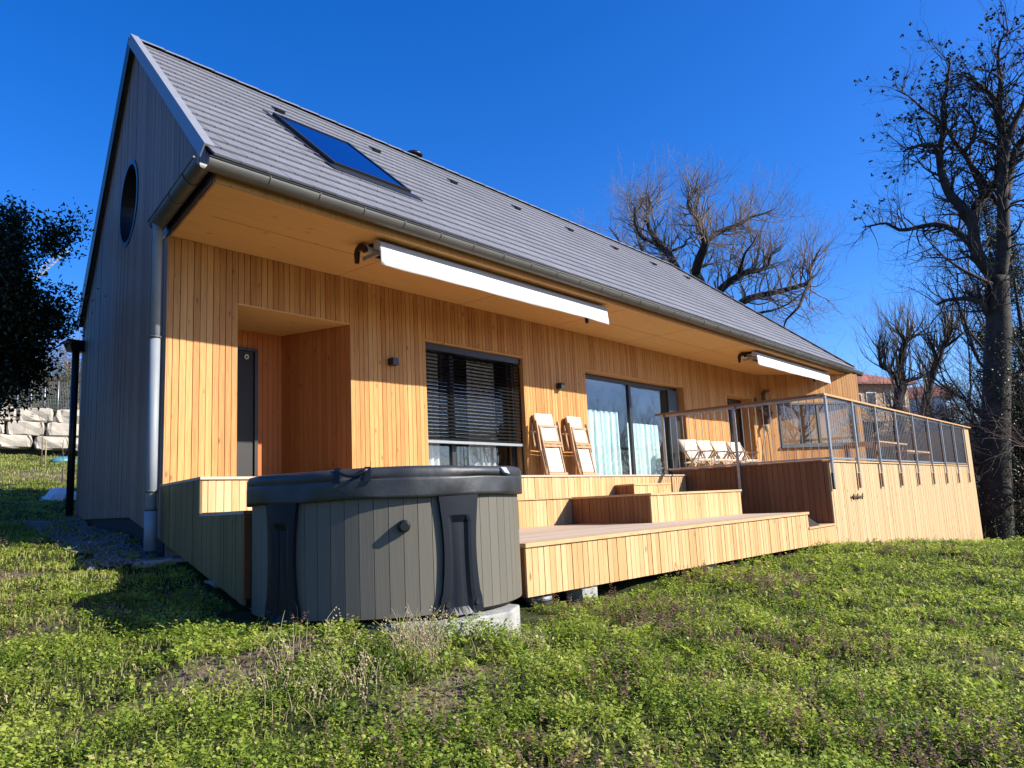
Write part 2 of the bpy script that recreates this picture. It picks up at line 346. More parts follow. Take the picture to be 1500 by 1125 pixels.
# ------------------------------------------------------------------ boards on a plane
def boards(mb, O, U, Nn, L, bw, gap, zb, zt, holes=(), th=.022, jit=.003, u0=0.0, rr=rnd):
    """vertical boards from u0 to L along U starting at O (xy); Nn outward normal; zb/zt functions of u"""
    O = Vector((O[0], O[1], 0)); U = Vector((U[0], U[1], 0)).normalized(); Nn = Vector((Nn[0], Nn[1], 0)).normalized()
    f = lambda g, u: g(u) if callable(g) else g
    u = u0
    while u < L - .004:
        a, b = u, min(u + bw - gap, L)
        cuts = [a, b]
        for h in holes:
            for e in (h[0], h[1]):
                if a + .002 < e < b - .002: cuts.append(e)
        cuts.sort(); dd = rr.uniform(-jit, jit)
        for p, q in zip(cuts, cuts[1:]):
            segs = [((f(zb, p), f(zt, p)), (f(zb, q), f(zt, q)))]
            for h in holes:
                mid = (p+q)/2
                if not (h[0] < mid < h[1]): continue
                if len(h) == 4: lo = hi = None; hp = hq = (h[2], h[3])
                else:
                    fn = h[2]; hp, hq = fn(p), fn(q)
                new = []
                for (s0, s1) in segs:
                    if hp[0] - s0[0] > .005 or hq[0]-s1[0] > .005: new.append(((s0[0], min(hp[0], s0[1])), (s1[0], min(hq[0], s1[1]))))
                    if s0[1] - hp[1] > .005 or s1[1]-hq[1] > .005: new.append(((max(hp[1], s0[0]), s0[1]), (max(hq[1], s1[0]), s1[1])))
                segs = new
            for (s0, s1) in segs:
                if s0[1]-s0[0] < .004 and s1[1]-s1[0] < .004: continue
                P = O + U*p; Q = O + U*q; o1 = Nn*dd; o2 = Nn*(dd-th)
                mb.hexa([(P+o1).to_3d()+Vector((0,0,s0[0])), (Q+o1)+Vector((0,0,s1[0])), (Q+o2)+Vector((0,0,s1[0])), (P+o2)+Vector((0,0,s0[0]))],
                        [(P+o1)+Vector((0,0,s0[1])), (Q+o1)+Vector((0,0,s1[1])), (Q+o2)+Vector((0,0,s1[1])), (P+o2)+Vector((0,0,s0[1]))])
        u += bw
    return mb
def gz(x, y): return float(ground_z(x, y))

# ================================================================== HOUSE
house = empty('timber_house', (14, 10.8, 0), 'long larch-clad house with steep grey tiled roof and skewed gable', 'house')
X0, X1 = 4.13, 21.35                        # facade
TOPD = 2.63
OPEN = {'niche': (5.04, 6.79, ZT, 2.655), 'w1': (8.235, 10.716, ZT, TOPD), 'w2': (12.64, 16.87, ZT, TOPD-.02), 'd3': (19.25, 20.95, ZT, TOPD)}
holes = [(a-X0, b-X0, c, d) for a, b, c, d in OPEN.values()]
mb = boards(MB(), (X0, YW), (1,0), (0,-1), X1-X0, .083, .008, -.05, ZS-.004, holes)
wall = mb.build('facade_cladding', M['larch'], house); tag(wall, 'orange larch board cladding under the eaves')
boards(MB(), (X0+.04, YW+.028), (1,0), (0,-1), X1-X0-.04, 30, 0, -.2, ZS-.01, [(a-X0-.04, b-X0-.04, c, d) for a, b, c, d in OPEN.values()], th=.16, jit=0).build('facade_wall', M['membrane'], house)
# wing wall (oblique)
WA, WB = Vector((21.35, 8.6, 0)), Vector((24.05, 6.6, 0)); WU = (WB-WA).normalized(); WN = Vector((WU.y, -WU.x, 0)); WL = (WB-WA).length
if WN.y > 0: WN = -WN
wh = [(.62, WL-.16, 1.25, 2.5)]
boards(MB(), WA, WU, WN, WL, .083, .006, -.2, ZS-.004, wh).build('wing_cladding', M['larch'], house)
boards(MB(), WA-WN*.028, WU, WN, WL-.05, 30, 0, -.2, ZS-.01, wh, th=.16, jit=0).build('wing_wall', M['membrane'], house)
# gable wall, z top follows the roof
RY, RZ, PIT = 10.776, 7.04, 0.8797
def roofz(y): return RZ - PIT*abs(y - RY)
GL = (14.72-6.87)/.9751
def gy(u): return 6.87 + u*.9751
gxo = lambda y: gx(y)
def gz_bot(u):
    y = gy(u)
    if y < 8.6: return ZS
    return float(np.interp(y, [8.6, 9.37, 10.35, 14.7], [-.22, -.10, .06, .08]))
cu = (10.93-6.87)/.9751; cz, cr = 4.56, .60
def circ(u):
    t = max(0, 1-((u-cu)/cr)**2); return (cz-cr*math.sqrt(t), cz+cr*math.sqrt(t))
GN = Vector((-.9751, .2217, 0))
gh = [(cu-cr, cu+cr, circ)]
G0 = Vector((gx(6.87), 6.87, 0))
# split at Y=8.6 so that the lower part begins exactly at the corner
uc = (8.6-6.87)/.9751
g = MB()
boards(g, G0, GD, GN, uc, .083, .008, ZS-.02, lambda u: roofz(gy(u))-.06, gh)
boards(g, G0, GD, GN, GL, .083, .008, gz_bot, lambda u: roofz(gy(u))-.06, gh, u0=uc+.004)
tag(g.build('gable_cladding', M['grey_wood'], house), 'weathered grey board cladding of the gable')
g = MB(); Gi = G0 - GN*.028
boards(g, Gi, GD, GN, uc+.02, .16, 0, ZS+.01, lambda u: roofz(gy(u))-.09, [(cu-cr*1.0, cu+cr*1.0, circ)], th=.10, jit=0, u0=.02)
boards(g, Gi, GD, GN, GL, .16, 0, lambda u: gz_bot(u)-.25, lambda u: roofz(gy(u))-.09, [(cu-cr*1.0, cu+cr*1.0, circ)], th=.10, jit=0, u0=uc+.06)
g.build('gable_wall', M['membrane'], house)
# round window
rw = MB(); cpos = G0 + GD*cu
def ringpts(r, off, n=48): return [cpos + GD*(r*math.cos(2*math.pi*i/n)) + Vector((0,0,cz + r*math.sin(2*math.pi*i/n))) + GN*off for i in range(n)]
def ring(mb, r0, r1, o0, o1, n=48):
    a, b, c, d = ringpts(r0, o1), ringpts(r1, o1), ringpts(r1, o0), ringpts(r0, o0)
    vs = a+b+c+d; fs = []
    for i in range(n):
        j = (i+1) % n
        fs += [(i, j, n+j, n+i), (n+i, n+j, 2*n+j, 2*n+i), (2*n+i, 2*n+j, 3*n+j, 3*n+i), (3*n+i, 3*n+j, j, i)]
    mb.add(vs, fs, False)
ring(rw, cr-.035, cr+.03, -.13, .012)
rwo = rw.build('round_window', M['black'], house); tag(rwo, 'round dark window high in the gable')
rp = MB(); pp = ringpts(cr-.03, -.10); rp.add(pp, [tuple(range(48))]); rp.build('pane', M['darkglass'], rwo)
rp = MB(); pp = ringpts(cr+.1, -.5); rp.add(pp, [tuple(range(48))])
rp.build('room_wall', M['inside'], rwo)
# rear and right hand walls
XR_E, XR_R = 25.0, 20.6                        # verge at the eave / at the ridge
def rx(y): return XR_E + (XR_R-XR_E)*(y-6.9)/(RY-6.9)
body = MB()
body.add([(gx(14.6)+.1, 14.6, -.3), (rx(14.6)-.9, 14.6, -.3), (rx(14.6)-.9, 14.6, roofz(14.6)-.15), (gx(14.6)+.1, 14.6, roofz(14.6)-.15)], [(0,1,2,3)])
e0, e1 = (WB.x-.02, WB.y+.05), (rx(14.6)-.9, 14.6)
ys = [6.66, 8, RY, 13, 14.6]
def rwx(y): return e0[0] + (e1[0]-e0[0])*(y-e0[1])/(e1[1]-e0[1])
vs = []; 
for y in ys: vs += [(rwx(y), y, -2.2), (rwx(y), y, max(ZS-.01, min(roofz(y)-.1, 9)))]
body.add(vs, [(2*i, 2*i+1, 2*i+3, 2*i+2) for i in range(len(ys)-1)])
body.build('rear_wall', M['larch'], house)
# plinth under the gable
pl = MB(); 
for y0, y1 in ((8.62, 9.6), (9.6, 11), (11, 14.6)):
    pl.hexa([(gx(y0)+.05, y0, -.8), (gx(y1)+.05, y1, -.8), (gx(y1)+.3, y1, -.8), (gx(y0)+.3, y0, -.8)],
            [(gx(y0)+.05, y0, gz_bot((y0-6.87)/.9751)+.05), (gx(y1)+.05, y1, gz_bot((y1-6.87)/.9751)+.05), (gx(y1)+.3, y1, .2), (gx(y0)+.3, y0, .2)])
pl.build('plinth', M['concrete'], house)
# niche
nb = MB()
NB = 9.81
boards(nb, (5.32, NB), (1,0), (0,-1), 1.14, .083, .006, ZT, 2.655, [(0, .69, ZT, 2.36)])
nu = Vector((6.79-6.455, 8.6-NB, 0)); nl = nu.length
boards(nb, (6.455, NB), nu, (nu.y, -nu.x), nl-.02, .083, .006, ZT, 2.655)
nu2 = Vector((5.04-5.32, 8.6-NB, 0)); boards(nb, (5.32, NB), nu2, (-nu2.y, nu2.x), nu2.length-.02, .083, .006, ZT, 2.655)
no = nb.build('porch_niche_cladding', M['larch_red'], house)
MB().prism([(5.03,8.601),(6.80,8.601),(6.5,NB+.05),(5.2,NB+.05)], 2.640, 2.654).build('niche_ceiling', M['soffit'], no)
MB().prism([(4.98,8.66),(5.06,8.66),(5.34,NB+.06),(6.47,NB+.06),(6.80,8.66),(6.86,8.66),(6.6,NB+.12),(5.2,NB+.12)], ZT, 2.72).build('niche_backing', M['membrane'], no)
dr = MB().box((5.36, NB-.02, ZT), (5.99, NB+.03, 2.34)).build('entrance_door', M['door'], house)
fr = MB(); fr.box((5.99, NB-.05, ZT), (6.04, NB+.03, 2.38)); fr.box((5.33, NB-.05, 2.34), (5.99, NB+.03, 2.38)); fr.build('frame', M['anthracite'], dr)
wq = MB()
wq.tube([(5.86+.028*math.cos(t), NB-.04, 2.25+.028*math.sin(t)) for t in [i*math.pi/8 for i in range(17)]], .012, 6, False)
wq.build('door_ring', M['canvas'], dr)

# windows -----------------------------------------------------------
def room(parent, x0, x1, z0, z1, y0, dep=3.0, m='inside'):
    r = MB(); y1 = y0+dep; xa, xb = x0-.6, x1+.6
    r.add([(xa,y0,z0),(xb,y0,z0),(xb,y1,z0),(xa,y1,z0)], [(0,1,2,3)])
    r.add([(xa,y0,z1+.1),(xb,y0,z1+.1),(xb,y1,z1+.1),(xa,y1,z1+.1)], [(3,2,1,0)])
    r.add([(xa,y1,z0),(xb,y1,z0),(xb,y1,z1+.1),(xa,y1,z1+.1)], [(0,1,2,3)])
    r.add([(xa,y0,z0),(xa,y1,z0),(xa,y1,z1+.1),(xa,y0,z1+.1)], [(0,1,2,3)])
    r.add([(xb,y0,z0),(xb,y1,z0),(xb,y1,z1+.1),(xb,y0,z1+.1)], [(3,2,1,0)])
    return r.build('room', M[m], parent)
def curtain(parent, x0, x1, z0, z1, y, m, amp=.05, wl=.16, seed=1):
    q = MB(); n = int((x1-x0)/.018); rr = random.Random(seed); ph = 0; vs = []
    for i in range(n+1):
        x = x0 + (x1-x0)*i/n; ph += .018/wl*2*math.pi*rr.uniform(.5, 1.5)
        yy = y + amp*math.sin(ph) + .01*math.sin(ph*2.7)
        vs += [(x, yy, z0), (x + .01*math.sin(ph*.3), yy*.5+y*.5, z1)]
    q.add(vs, [(2*i, 2*i+2, 2*i+3, 2*i+1) for i in range(n)], True)
    return q.build('curtain', m, parent)
def reveal(parent, k, d, th=.03):
    a, b, z0, z1 = OPEN[k]; r = MB()
    r.box((a+.002, YW+.004, z0), (a+th, YW+d, z1-th)); r.box((b-th, YW+.004, z0), (b-.002, YW+d, z1-th)); r.box((a+.002, YW+.004, z1-th), (b-.002, YW+d, z1-.002))
    return r.build('window_reveal', M['larch'], parent)
def winframe(a, b, z0, z1, y, bars, name='window', t=.07, dep=.07, midt=.09):
    f = MB(); f.box((a, y, z0), (a+t, y+dep, z1)); f.box((b-t, y, z0), (b, y+dep, z1)); f.box((a+t, y, z1-t), (b-t, y+dep, z1)); f.box((a+t, y, z0), (b-t, y+dep, z0+.06))
    for x in bars: f.box((x-midt/2, y-.008, z0+.06), (x+midt/2, y+dep-.012, z1-t))
    o = f.build(name, M['anthracite'], house)
    p = MB(); xs = [a+t] + list(bars) + [b-t]
    for i, (x, xn) in enumerate(zip(xs, xs[1:])):
        l = x + (midt/2 if i else 0); r = xn - (midt/2 if i < len(xs)-2 else 0); yy = y + .03
        p.add([(l, yy, z0+.06), (r, yy, z0+.06), (r, yy, z1-t), (l, yy, z1-t)], [(0,1,2,3)])
    p.build('pane', M['glass'], o)
    return o
# window 1 with venetian blind
a, b, z0, z1 = OPEN['w1']
w1 = winframe(a+.03, b-.03, z0, z1-.03, YW+.24, [a+.83], 'blind_window'); reveal(w1, 'w1', .40); room(w1, a, b, z0, z1, YW+.42)
tag(w1, 'wide window half hidden by a black blind')
curtain(w1, a+.05, a+.7, z0, z1-.1, YW+.42, M['grey_curtain'], seed=3); curtain(w1, a+1.5, a+2.2, z0, z1-.1, YW+.5, M['grey_curtain'], seed=4)
bl = MB(); bz0 = 1.02; nsl = 24
bl.box((a+.035, YW+.06, z1-.14), (b-.035, YW+.16, z1-.035))
for i in range(nsl):
    z = bz0 + .055 + (z1-.18-bz0-.055)*i/(nsl-1); s = .028*math.cos(R_(38)); t = .030*math.sin(R_(38)); y = YW+.095
    bl.add([(a+.045, y-s, z-t), (b-.045, y-s, z-t), (b-.045, y+s, z+t), (a+.045, y+s, z+t)], [(0,1,2,3)])
for x in (a+.05, b-.05): bl.box((x-.012, YW+.085, z0), (x+.012, YW+.105, z1-.16))
for x in (a+.42, a+1.05, a+1.7, a+2.2): bl.box((x-.003, YW+.065, bz0), (x+.003, YW+.068, z1-.16))
blo = bl.build('venetian_blind', M['black'], w1)
MB().box((a+.045, YW+.06, bz0-.022), (b-.045, YW+.13, bz0+.022)).build('bottom_rail', M['pipe'], blo, .003)
# window 2
a, b, z0, z1 = OPEN['w2']
w2 = winframe(a+.03, b-.03, z0, z1-.03, YW+.20, [a+2.0], 'sliding_window', t=.10); reveal(w2, 'w2', .32); room(w2, a, b, z0, z1, YW+.34, 4, 'plaster')
tag(w2, 'wide sliding glass door with pale mint curtains')
curtain(w2, a+.12, a+1.75, z0, z1-.75, YW+.36, M['curtain'], .05, .20, 5); curtain(w2, a+2.15, a+3.5, z0, z1-.95, YW+.38, M['curtain'], .05, .22, 6)
MB().box((b-.62, YW+.12, z0), (b-.14, YW+.17, z1-.12)).build('sliding_panel', M['anthracite'], w2)
# door 3
a, b, z0, z1 = OPEN['d3']
w3 = winframe(a+.03, b-.03, z0, z1-.03, YW+.34, [a+.9], 'terrace_door', t=.09); reveal(w3, 'd3', .46); room(w3, a, b, z0, z1, YW+.48)
# wing window
ww = MB()
def wp(u, off, z): p = WA + WU*u + WN*off; return (p.x, p.y, z)
def wbox(mb, u0, u1, o0, o1, za, zb_): mb.hexa([wp(u0,o1,za), wp(u1,o1,za), wp(u1,o0,za), wp(u0,o0,za)], [wp(u0,o1,zb_), wp(u1,o1,zb_), wp(u1,o0,zb_), wp(u0,o0,zb_)])
ua, ub = wh[0][0], wh[0][1]
for q in ((ua, ua+.06, -.12, .02, 1.25, 2.5), (ub-.06, ub, -.12, .02, 1.25, 2.5), (ua+.06, ub-.06, -.12, .02, 2.44, 2.5), (ua+.06, ub-.06, -.12, .02, 1.25, 1.31), (ua-.03, ub+.03, .001, .06, 1.20, 1.249), (ua+1.25, ua+1.33, -.10, .0, 1.31, 2.44)): wbox(ww, *q)
wwo = ww.build('kitchen_window', M['zinc'], house)
MB().add([wp(ua+.06,-.05,1.31), wp(ub-.06,-.05,1.31), wp(ub-.06,-.05,2.44), wp(ua+.06,-.05,2.44)], [(0,1,2,3)]).build('pane', M['glass'], wwo)
q = MB(); wbox(q, ua-.1, ub+.1, -1.3, -1.25, .9, 2.7); wbox(q, ua-.1, ub+.1, -1.25, -.16, .9, .95); wbox(q, ua-.1, ub+.1, -1.25, -.16, 2.65, 2.7); q.build('room', M['inside'], wwo)
q = MB(); n = 60; vs = []
for i in range(n+1):
    u = ua+1.4 + .65*i/n; vs += [wp(u, -.2+.03*math.sin(i*.9), 1.25), wp(u, -.2+.03*math.sin(i*.9), 2.5)]
q.add(vs, [(2*i, 2*i+2, 2*i+3, 2*i+1) for i in range(n)], True); q.build('curtain', M['grey_curtain'], wwo)

# soffit + fascia
sf = MB()
sf.prism([(gx(6.87)+.02, 6.87), (24.95, 6.87), (24.1, 7.6), (22.4, 8.6), (20.9, 9.0), (4.2, 9.0)], ZS, ZS+.04)
sfo = sf.build('soffit', M['soffit'], house); tag(sfo, 'plywood soffit under the deep eaves')
jn = MB()
for x in (6.6, 9.1, 11.6, 14.1, 16.6, 19.1, 21.6): jn.box((x-.003, 6.9, ZS-.002), (x+.003, 8.6, ZS+.002))
jn.box((4.2, 7.72, ZS-.002), (24, 7.726, ZS+.002)); jn.build('panel_joints', M['brown_deck'], sfo)
fa = MB(); fa.box((gx(6.87)+.02, 6.845, ZS-.012), (24.95, 6.868, ZS+.22)); fa.build('fascia', M['larch'], house)

# roof tiles ---------------------------------------------------------
EY = 6.86
course = .30; slope_len = (RY-EY)/math.cos(math.atan(PIT)); nc = int(round(slope_len/course)); dc = (RY-EY)/nc
nrm = Vector((0, -PIT, 1)).normalized()
rt = MB(); tw = .30
SKX = (6.03, 7.42, 7.97, 9.42)
vents = [(6.45+1.95*k, 9.83) for k in range(8)]
for i in range(nc):
    y0 = EY + dc*i; y1 = y0 + dc*1.12
    lx = gx((y0+y1)/2) - .03; rxx = rx(y0)-.02
    x = lx - (tw/2 if i % 2 else 0)
    while x < rxx:
        xa, xb = max(x+.003, lx), min(x + tw - .005, rxx); x += tw
        if xb - xa < .03: continue
        ym = (y0+y1)/2; xm = (xa+xb)/2
        if SKX[0]+.02 < xm < SKX[1]-.02 and SKX[2]+.1 < ym < SKX[3]-.12: continue
        j = rnd.uniform(-.0015, .0015); up = .036 + j; t = .024
        z0, z1 = roofz(y0), roofz(min(y1, RY))
        a0 = Vector((xa, y0, z0)) + nrm*up; b0 = Vector((xb, y0, z0)) + nrm*(up+rnd.uniform(-.001,.001))
        a1 = Vector((xa, min(y1,RY), z1)) + nrm*.010; b1 = Vector((xb, min(y1,RY), z1)) + nrm*.010
        dn = nrm*-t
        rt.hexa([a0+dn, b0+dn, b1-nrm*.008, a1-nrm*.008], [a0, b0, b1, a1])
ro = rt.build('roof', M['tiles'], house); tag(ro, 'flat grey roof tiles in stepped courses')
# roof deck under tiles and rear slope
rb = MB()
ya, yb = 6.9, 14.72
rb.add([(gx(ya), ya, roofz(ya)-.03), (rx(ya)-.05, ya, roofz(ya)-.03), (XR_R-.05, RY, RZ-.03), (gx(RY), RY, RZ-.03)], [(0,1,2,3)])
rb.add([(gx(RY)-.05, RY, RZ+.01), (XR_R, RY, RZ+.01), (rx(yb), yb, roofz(yb)+.01), (gx(yb)-.05, yb, roofz(yb)+.01)], [(0,1,2,3)])
rb.build('rear_roof_slope', M['tiles'], house)
# ridge caps
rc = MB(); x = gx(RY)-.06
while x < XR_R:
    xe = min(x+.42, XR_R+.02); u = .012
    pr = [(-.13, -.085), (-.055, -.015), (0, .012), (.055, -.015), (.13, -.085)]
    A_ = [(x, RY+p, RZ+.045+q_) for p, q_ in pr]; B_ = [(xe+.03, RY+p, RZ+.045+q_+u) for p, q_ in pr]
    rc.add(A_+B_, [(i, i+1, i+6, i+5) for i in range(4)] + [(5,6,7,8,9), (4,3,2,1,0)]); x += .40
rc.build('ridge_caps', M['tiles'], ro)
# vents on the roof
for vx, vy in vents:
    v = MB(); z = roofz(vy); c0 = Vector((vx, vy, z)) + nrm*.03
    sd = Vector((0, 1, PIT)).normalized()
    w = .085; v.hexa([c0+Vector((-w,0,0)), c0+Vector((w,0,0)), c0+Vector((w,0,0))+sd*.18, c0+Vector((-w,0,0))+sd*.18],
        [c0+Vector((-w*.8,0,0))+nrm*.045, c0+Vector((w*.8,0,0))+nrm*.045, c0+Vector((w,0,0))+sd*.18+nrm*.012, c0+Vector((-w,0,0))+sd*.18+nrm*.012])
    v.build('roof_vent', M['black'], ro)
# verges (metal) : left front, left rear, right front
def verge(y0, y1, fx, side, w=.115, h=.15, up=.075):
    v = MB(); P0 = Vector((fx(y0), y0, roofz(y0))); P1 = Vector((fx(y1), y1, roofz(y1)))
    n_ = Vector((0, -PIT if y1 <= RY+.01 else PIT, 1)).normalized()
    s = Vector((side, 0, 0))
    def sec(P): return [P + s*.10 + n_*up, P - s*(w-.10) + n_*up, P - s*(w-.10) + n_*(up-.02), P + s*.085 + n_*(up-.02), P + s*.085 - n_*(h-up), P + s*.10 - n_*(h-up)]
    v.add(sec(P0)+sec(P1), [(i, (i+1)%6, (i+1)%6+6, i+6) for i in range(6)] + [(5,4,3,2,1,0), (6,7,8,9,10,11)])
    return v
verge(6.93, RY, gx, -1).build('verge_trim', M['verge'], house)
verge(RY, 14.75, gx, -1, up=.04).build('verge_trim', M['black'], house)
verge(6.93, RY, rx, 1).build('verge_trim', M['tiles'], house)
# gutter
def gutter_run(mb, P, Q, out, r=.098):
    P, Q, out = Vector(P), Vector(Q), Vector(out).normalized(); n = 14
    def sec(c): 
        o = [c + out*(-math.cos(t))*r + Vector((0,0,-math.sin(t)*r*1.05)) for t in [math.pi*i/n for i in range(n+1)]]
        return o
    a, b = sec(P), sec(Q)
    mb.add(a+b, [(i, i+1, i+n+2, i+n+1) for i in range(n)], True)
    a2 = [c + (p-c)*.965 for c, p in [(P, x) for x in a]]; b2 = [Q + (x-Q)*.965 for x in b]
    mb.add(a2+b2, [(i+1, i, i+n+1, i+n+2) for i in range(n)], True)
    mb.tube([a[-1], b[-1]], .011, 8)       # rolled bead
    mb.tube([a[0], b[0]], .006, 6)
GZ = 3.47; GYc = 6.742
cornerP = Vector((gx(6.75)-.13, GYc, GZ)); endP = Vector((24.98, GYc, GZ))
gt = MB(); gutter_run(gt, cornerP, endP, (0,-1,0))
for sgn, c in ((1, endP),):
    n = 14; gt.add([c + Vector((0, math.cos(t)*.098, -math.sin(t)*.102)) for t in [math.pi*i/n for i in range(n+1)]], [tuple(range(15))])
gP = cornerP; gQ = Vector((gx(8.6)-.13, 8.6, GZ-.02)); gutter_run(gt, gP, gQ + GD*.02, GN)
gt.ell(cornerP + Vector((.0,0,-.004)), (.098,.098,.102), 16, 8) if False else None
n = 14; gt.add([gQ + GD*.02 + GN*(-math.cos(t))*.098 + Vector((0,0,-math.sin(t)*.102)) for t in [math.pi*i/n for i in range(n+1)]], [tuple(range(15))])
gto = gt.build('gutter', M['zinc'], house); tag(gto, 'dark zinc half round gutter')
x = 4.25
while x < 24.9:
    gb = MB(); gb.tube([(x, GYc - .102*math.cos(-t), GZ - .097*math.sin(t)) for t in [math.pi*i/12 for i in range(13)]], .007, 6, True).build('gutter_strap', M['zinc'], gto); x += .62
for yy in (7.15, 7.7, 8.3):
    c0 = Vector((gx(yy)-.13, yy, GZ-.01)); MB().tube([c0 + GN*(-math.cos(t))*.102 + Vector((0,0,-math.sin(t)*.108)) for t in [math.pi*i/12 for i in range(13)]], .007, 6, True).build('gutter_strap', M['zinc'], gto)
# board behind the return gutter
MB().beam((gx(6.86)-.02, 6.86, ZS+.06), (gx(8.6)-.02, 8.6, ZS+.06), .02, .16).build('fascia_return', M['black'], house)
# downpipe front
pc = Vector((gx(8.45)-.14, 8.5, 0))
dp = MB(); dp.tube([(pc.x-.0, pc.y, GZ-.06), (pc.x, pc.y, GZ-.18), (pc.x, pc.y, 2.0)], [.06,.05,.05], 16)
dp.tube([(pc.x, pc.y, 2.05), (pc.x, pc.y, -.30)], .056, 16)
dp.tube([(pc.x, pc.y, .13), (pc.x, pc.y, -.32)], .064, 16)
dpo = dp.build('downpipe', M['pipe'], house)
for z in (2.05, .32, .12): MB().lathe((pc.x, pc.y, z), [(.058, -.012), (.066, -.012), (.066, .012), (.058, .012)], 18).build('pipe_collar', M['zinc'], dpo)
# downpipe rear with hopper
pr = Vector((gx(14.55)-.12, 14.55, 0))
dp = MB(); dp.tube([(pr.x, pr.y, 3.1), (pr.x, pr.y, -.1)], .06, 14)
dp.hexa([(pr.x-.11,pr.y-.11,3.05),(pr.x+.11,pr.y-.11,3.05),(pr.x+.11,pr.y+.11,3.05),(pr.x-.11,pr.y+.11,3.05)], [(pr.x-.18,pr.y-.15,3.24),(pr.x+.16,pr.y-.15,3.24),(pr.x+.16,pr.y+.15,3.24),(pr.x-.18,pr.y+.15,3.24)])
tag(dp.build('downpipe', M['black'], house), 'dark downpipe with a hopper at the rear corner')
# solar panel
def rp3(x, y, up): return Vector((x, y, roofz(y))) + nrm*up
sp = MB(); x0, x1, y0, y1 = SKX
def rbox(mb, xa, xb, ya, yb, u0, u1): mb.hexa([rp3(xa,ya,u0), rp3(xb,ya,u0), rp3(xb,yb,u0), rp3(xa,yb,u0)], [rp3(xa,ya,u1), rp3(xb,ya,u1), rp3(xb,yb,u1), rp3(xa,yb,u1)])
rbox(sp, x0, x1, y0, y0+.035, -.02, .085); rbox(sp, x0, x1, y1-.035, y1, -.02, .085)
rbox(sp, x0, x0+.045, y0+.035, y1-.035, -.02, .085); rbox(sp, x1-.045, x1, y0+.035, y1-.035, -.02, .085)
rbox(sp, x0-.10, x1+.10, y0-.16, y0-.003, .03, .048); rbox(sp, x0-.10, x0-.003, y0-.003, y1+.1, .0, .035); rbox(sp, x1+.003, x1+.10, y0-.003, y1+.1, .0, .035)
spo = sp.build('roof_panel', M['anthracite'], house); tag(spo, 'dark framed glass panel set in the roof')
g = MB(); g.add([rp3(x0+.045,y0+.035,.072), rp3(x1-.045,y0+.035,.072), rp3(x1-.045,y1-.035,.072), rp3(x0+.045,y1-.035,.072)], [(0,1,2,3)])
g.build('pane', M['solar'], spo)
# flue
fl = MB(); fx_, fy_ = 10.5, 11.1
fl.tube([(fx_,fy_,6.4),(fx_,fy_,7.30)], .09, 16)
flo = fl.build('flue', M['steel'], house)
MB().lathe((fx_,fy_,7.28), [(0,.0),(.17,.0),(.19,.03),(.17,.07),(.08,.10),(0,.11)], 24).build('flue_cap', M['black'], flo)

# ------------------------------------------------------------------ wall lamps
def lamp(x, z, label):
    r = empty('wall_lamp', (x, YW, z), label, 'wall lamp', 'cube wall lamps on the facade')
    MB().box((x-.05, YW-.022, z-.05), (x+.05, YW-.004, z+.05)).build('back_plate', M['black'], r)
    MB().box((x-.055, YW-.13, z-.055), (x+.055, YW-.024, z+.055)).build('lamp_housing', M['anthracite'], r, .003)
    return r
lamp(7.53, 2.17, 'small black cube lamp on the shaded boards left of the blind window')
lamp(11.71, 2.165, 'small cube lamp above the two folded chairs')

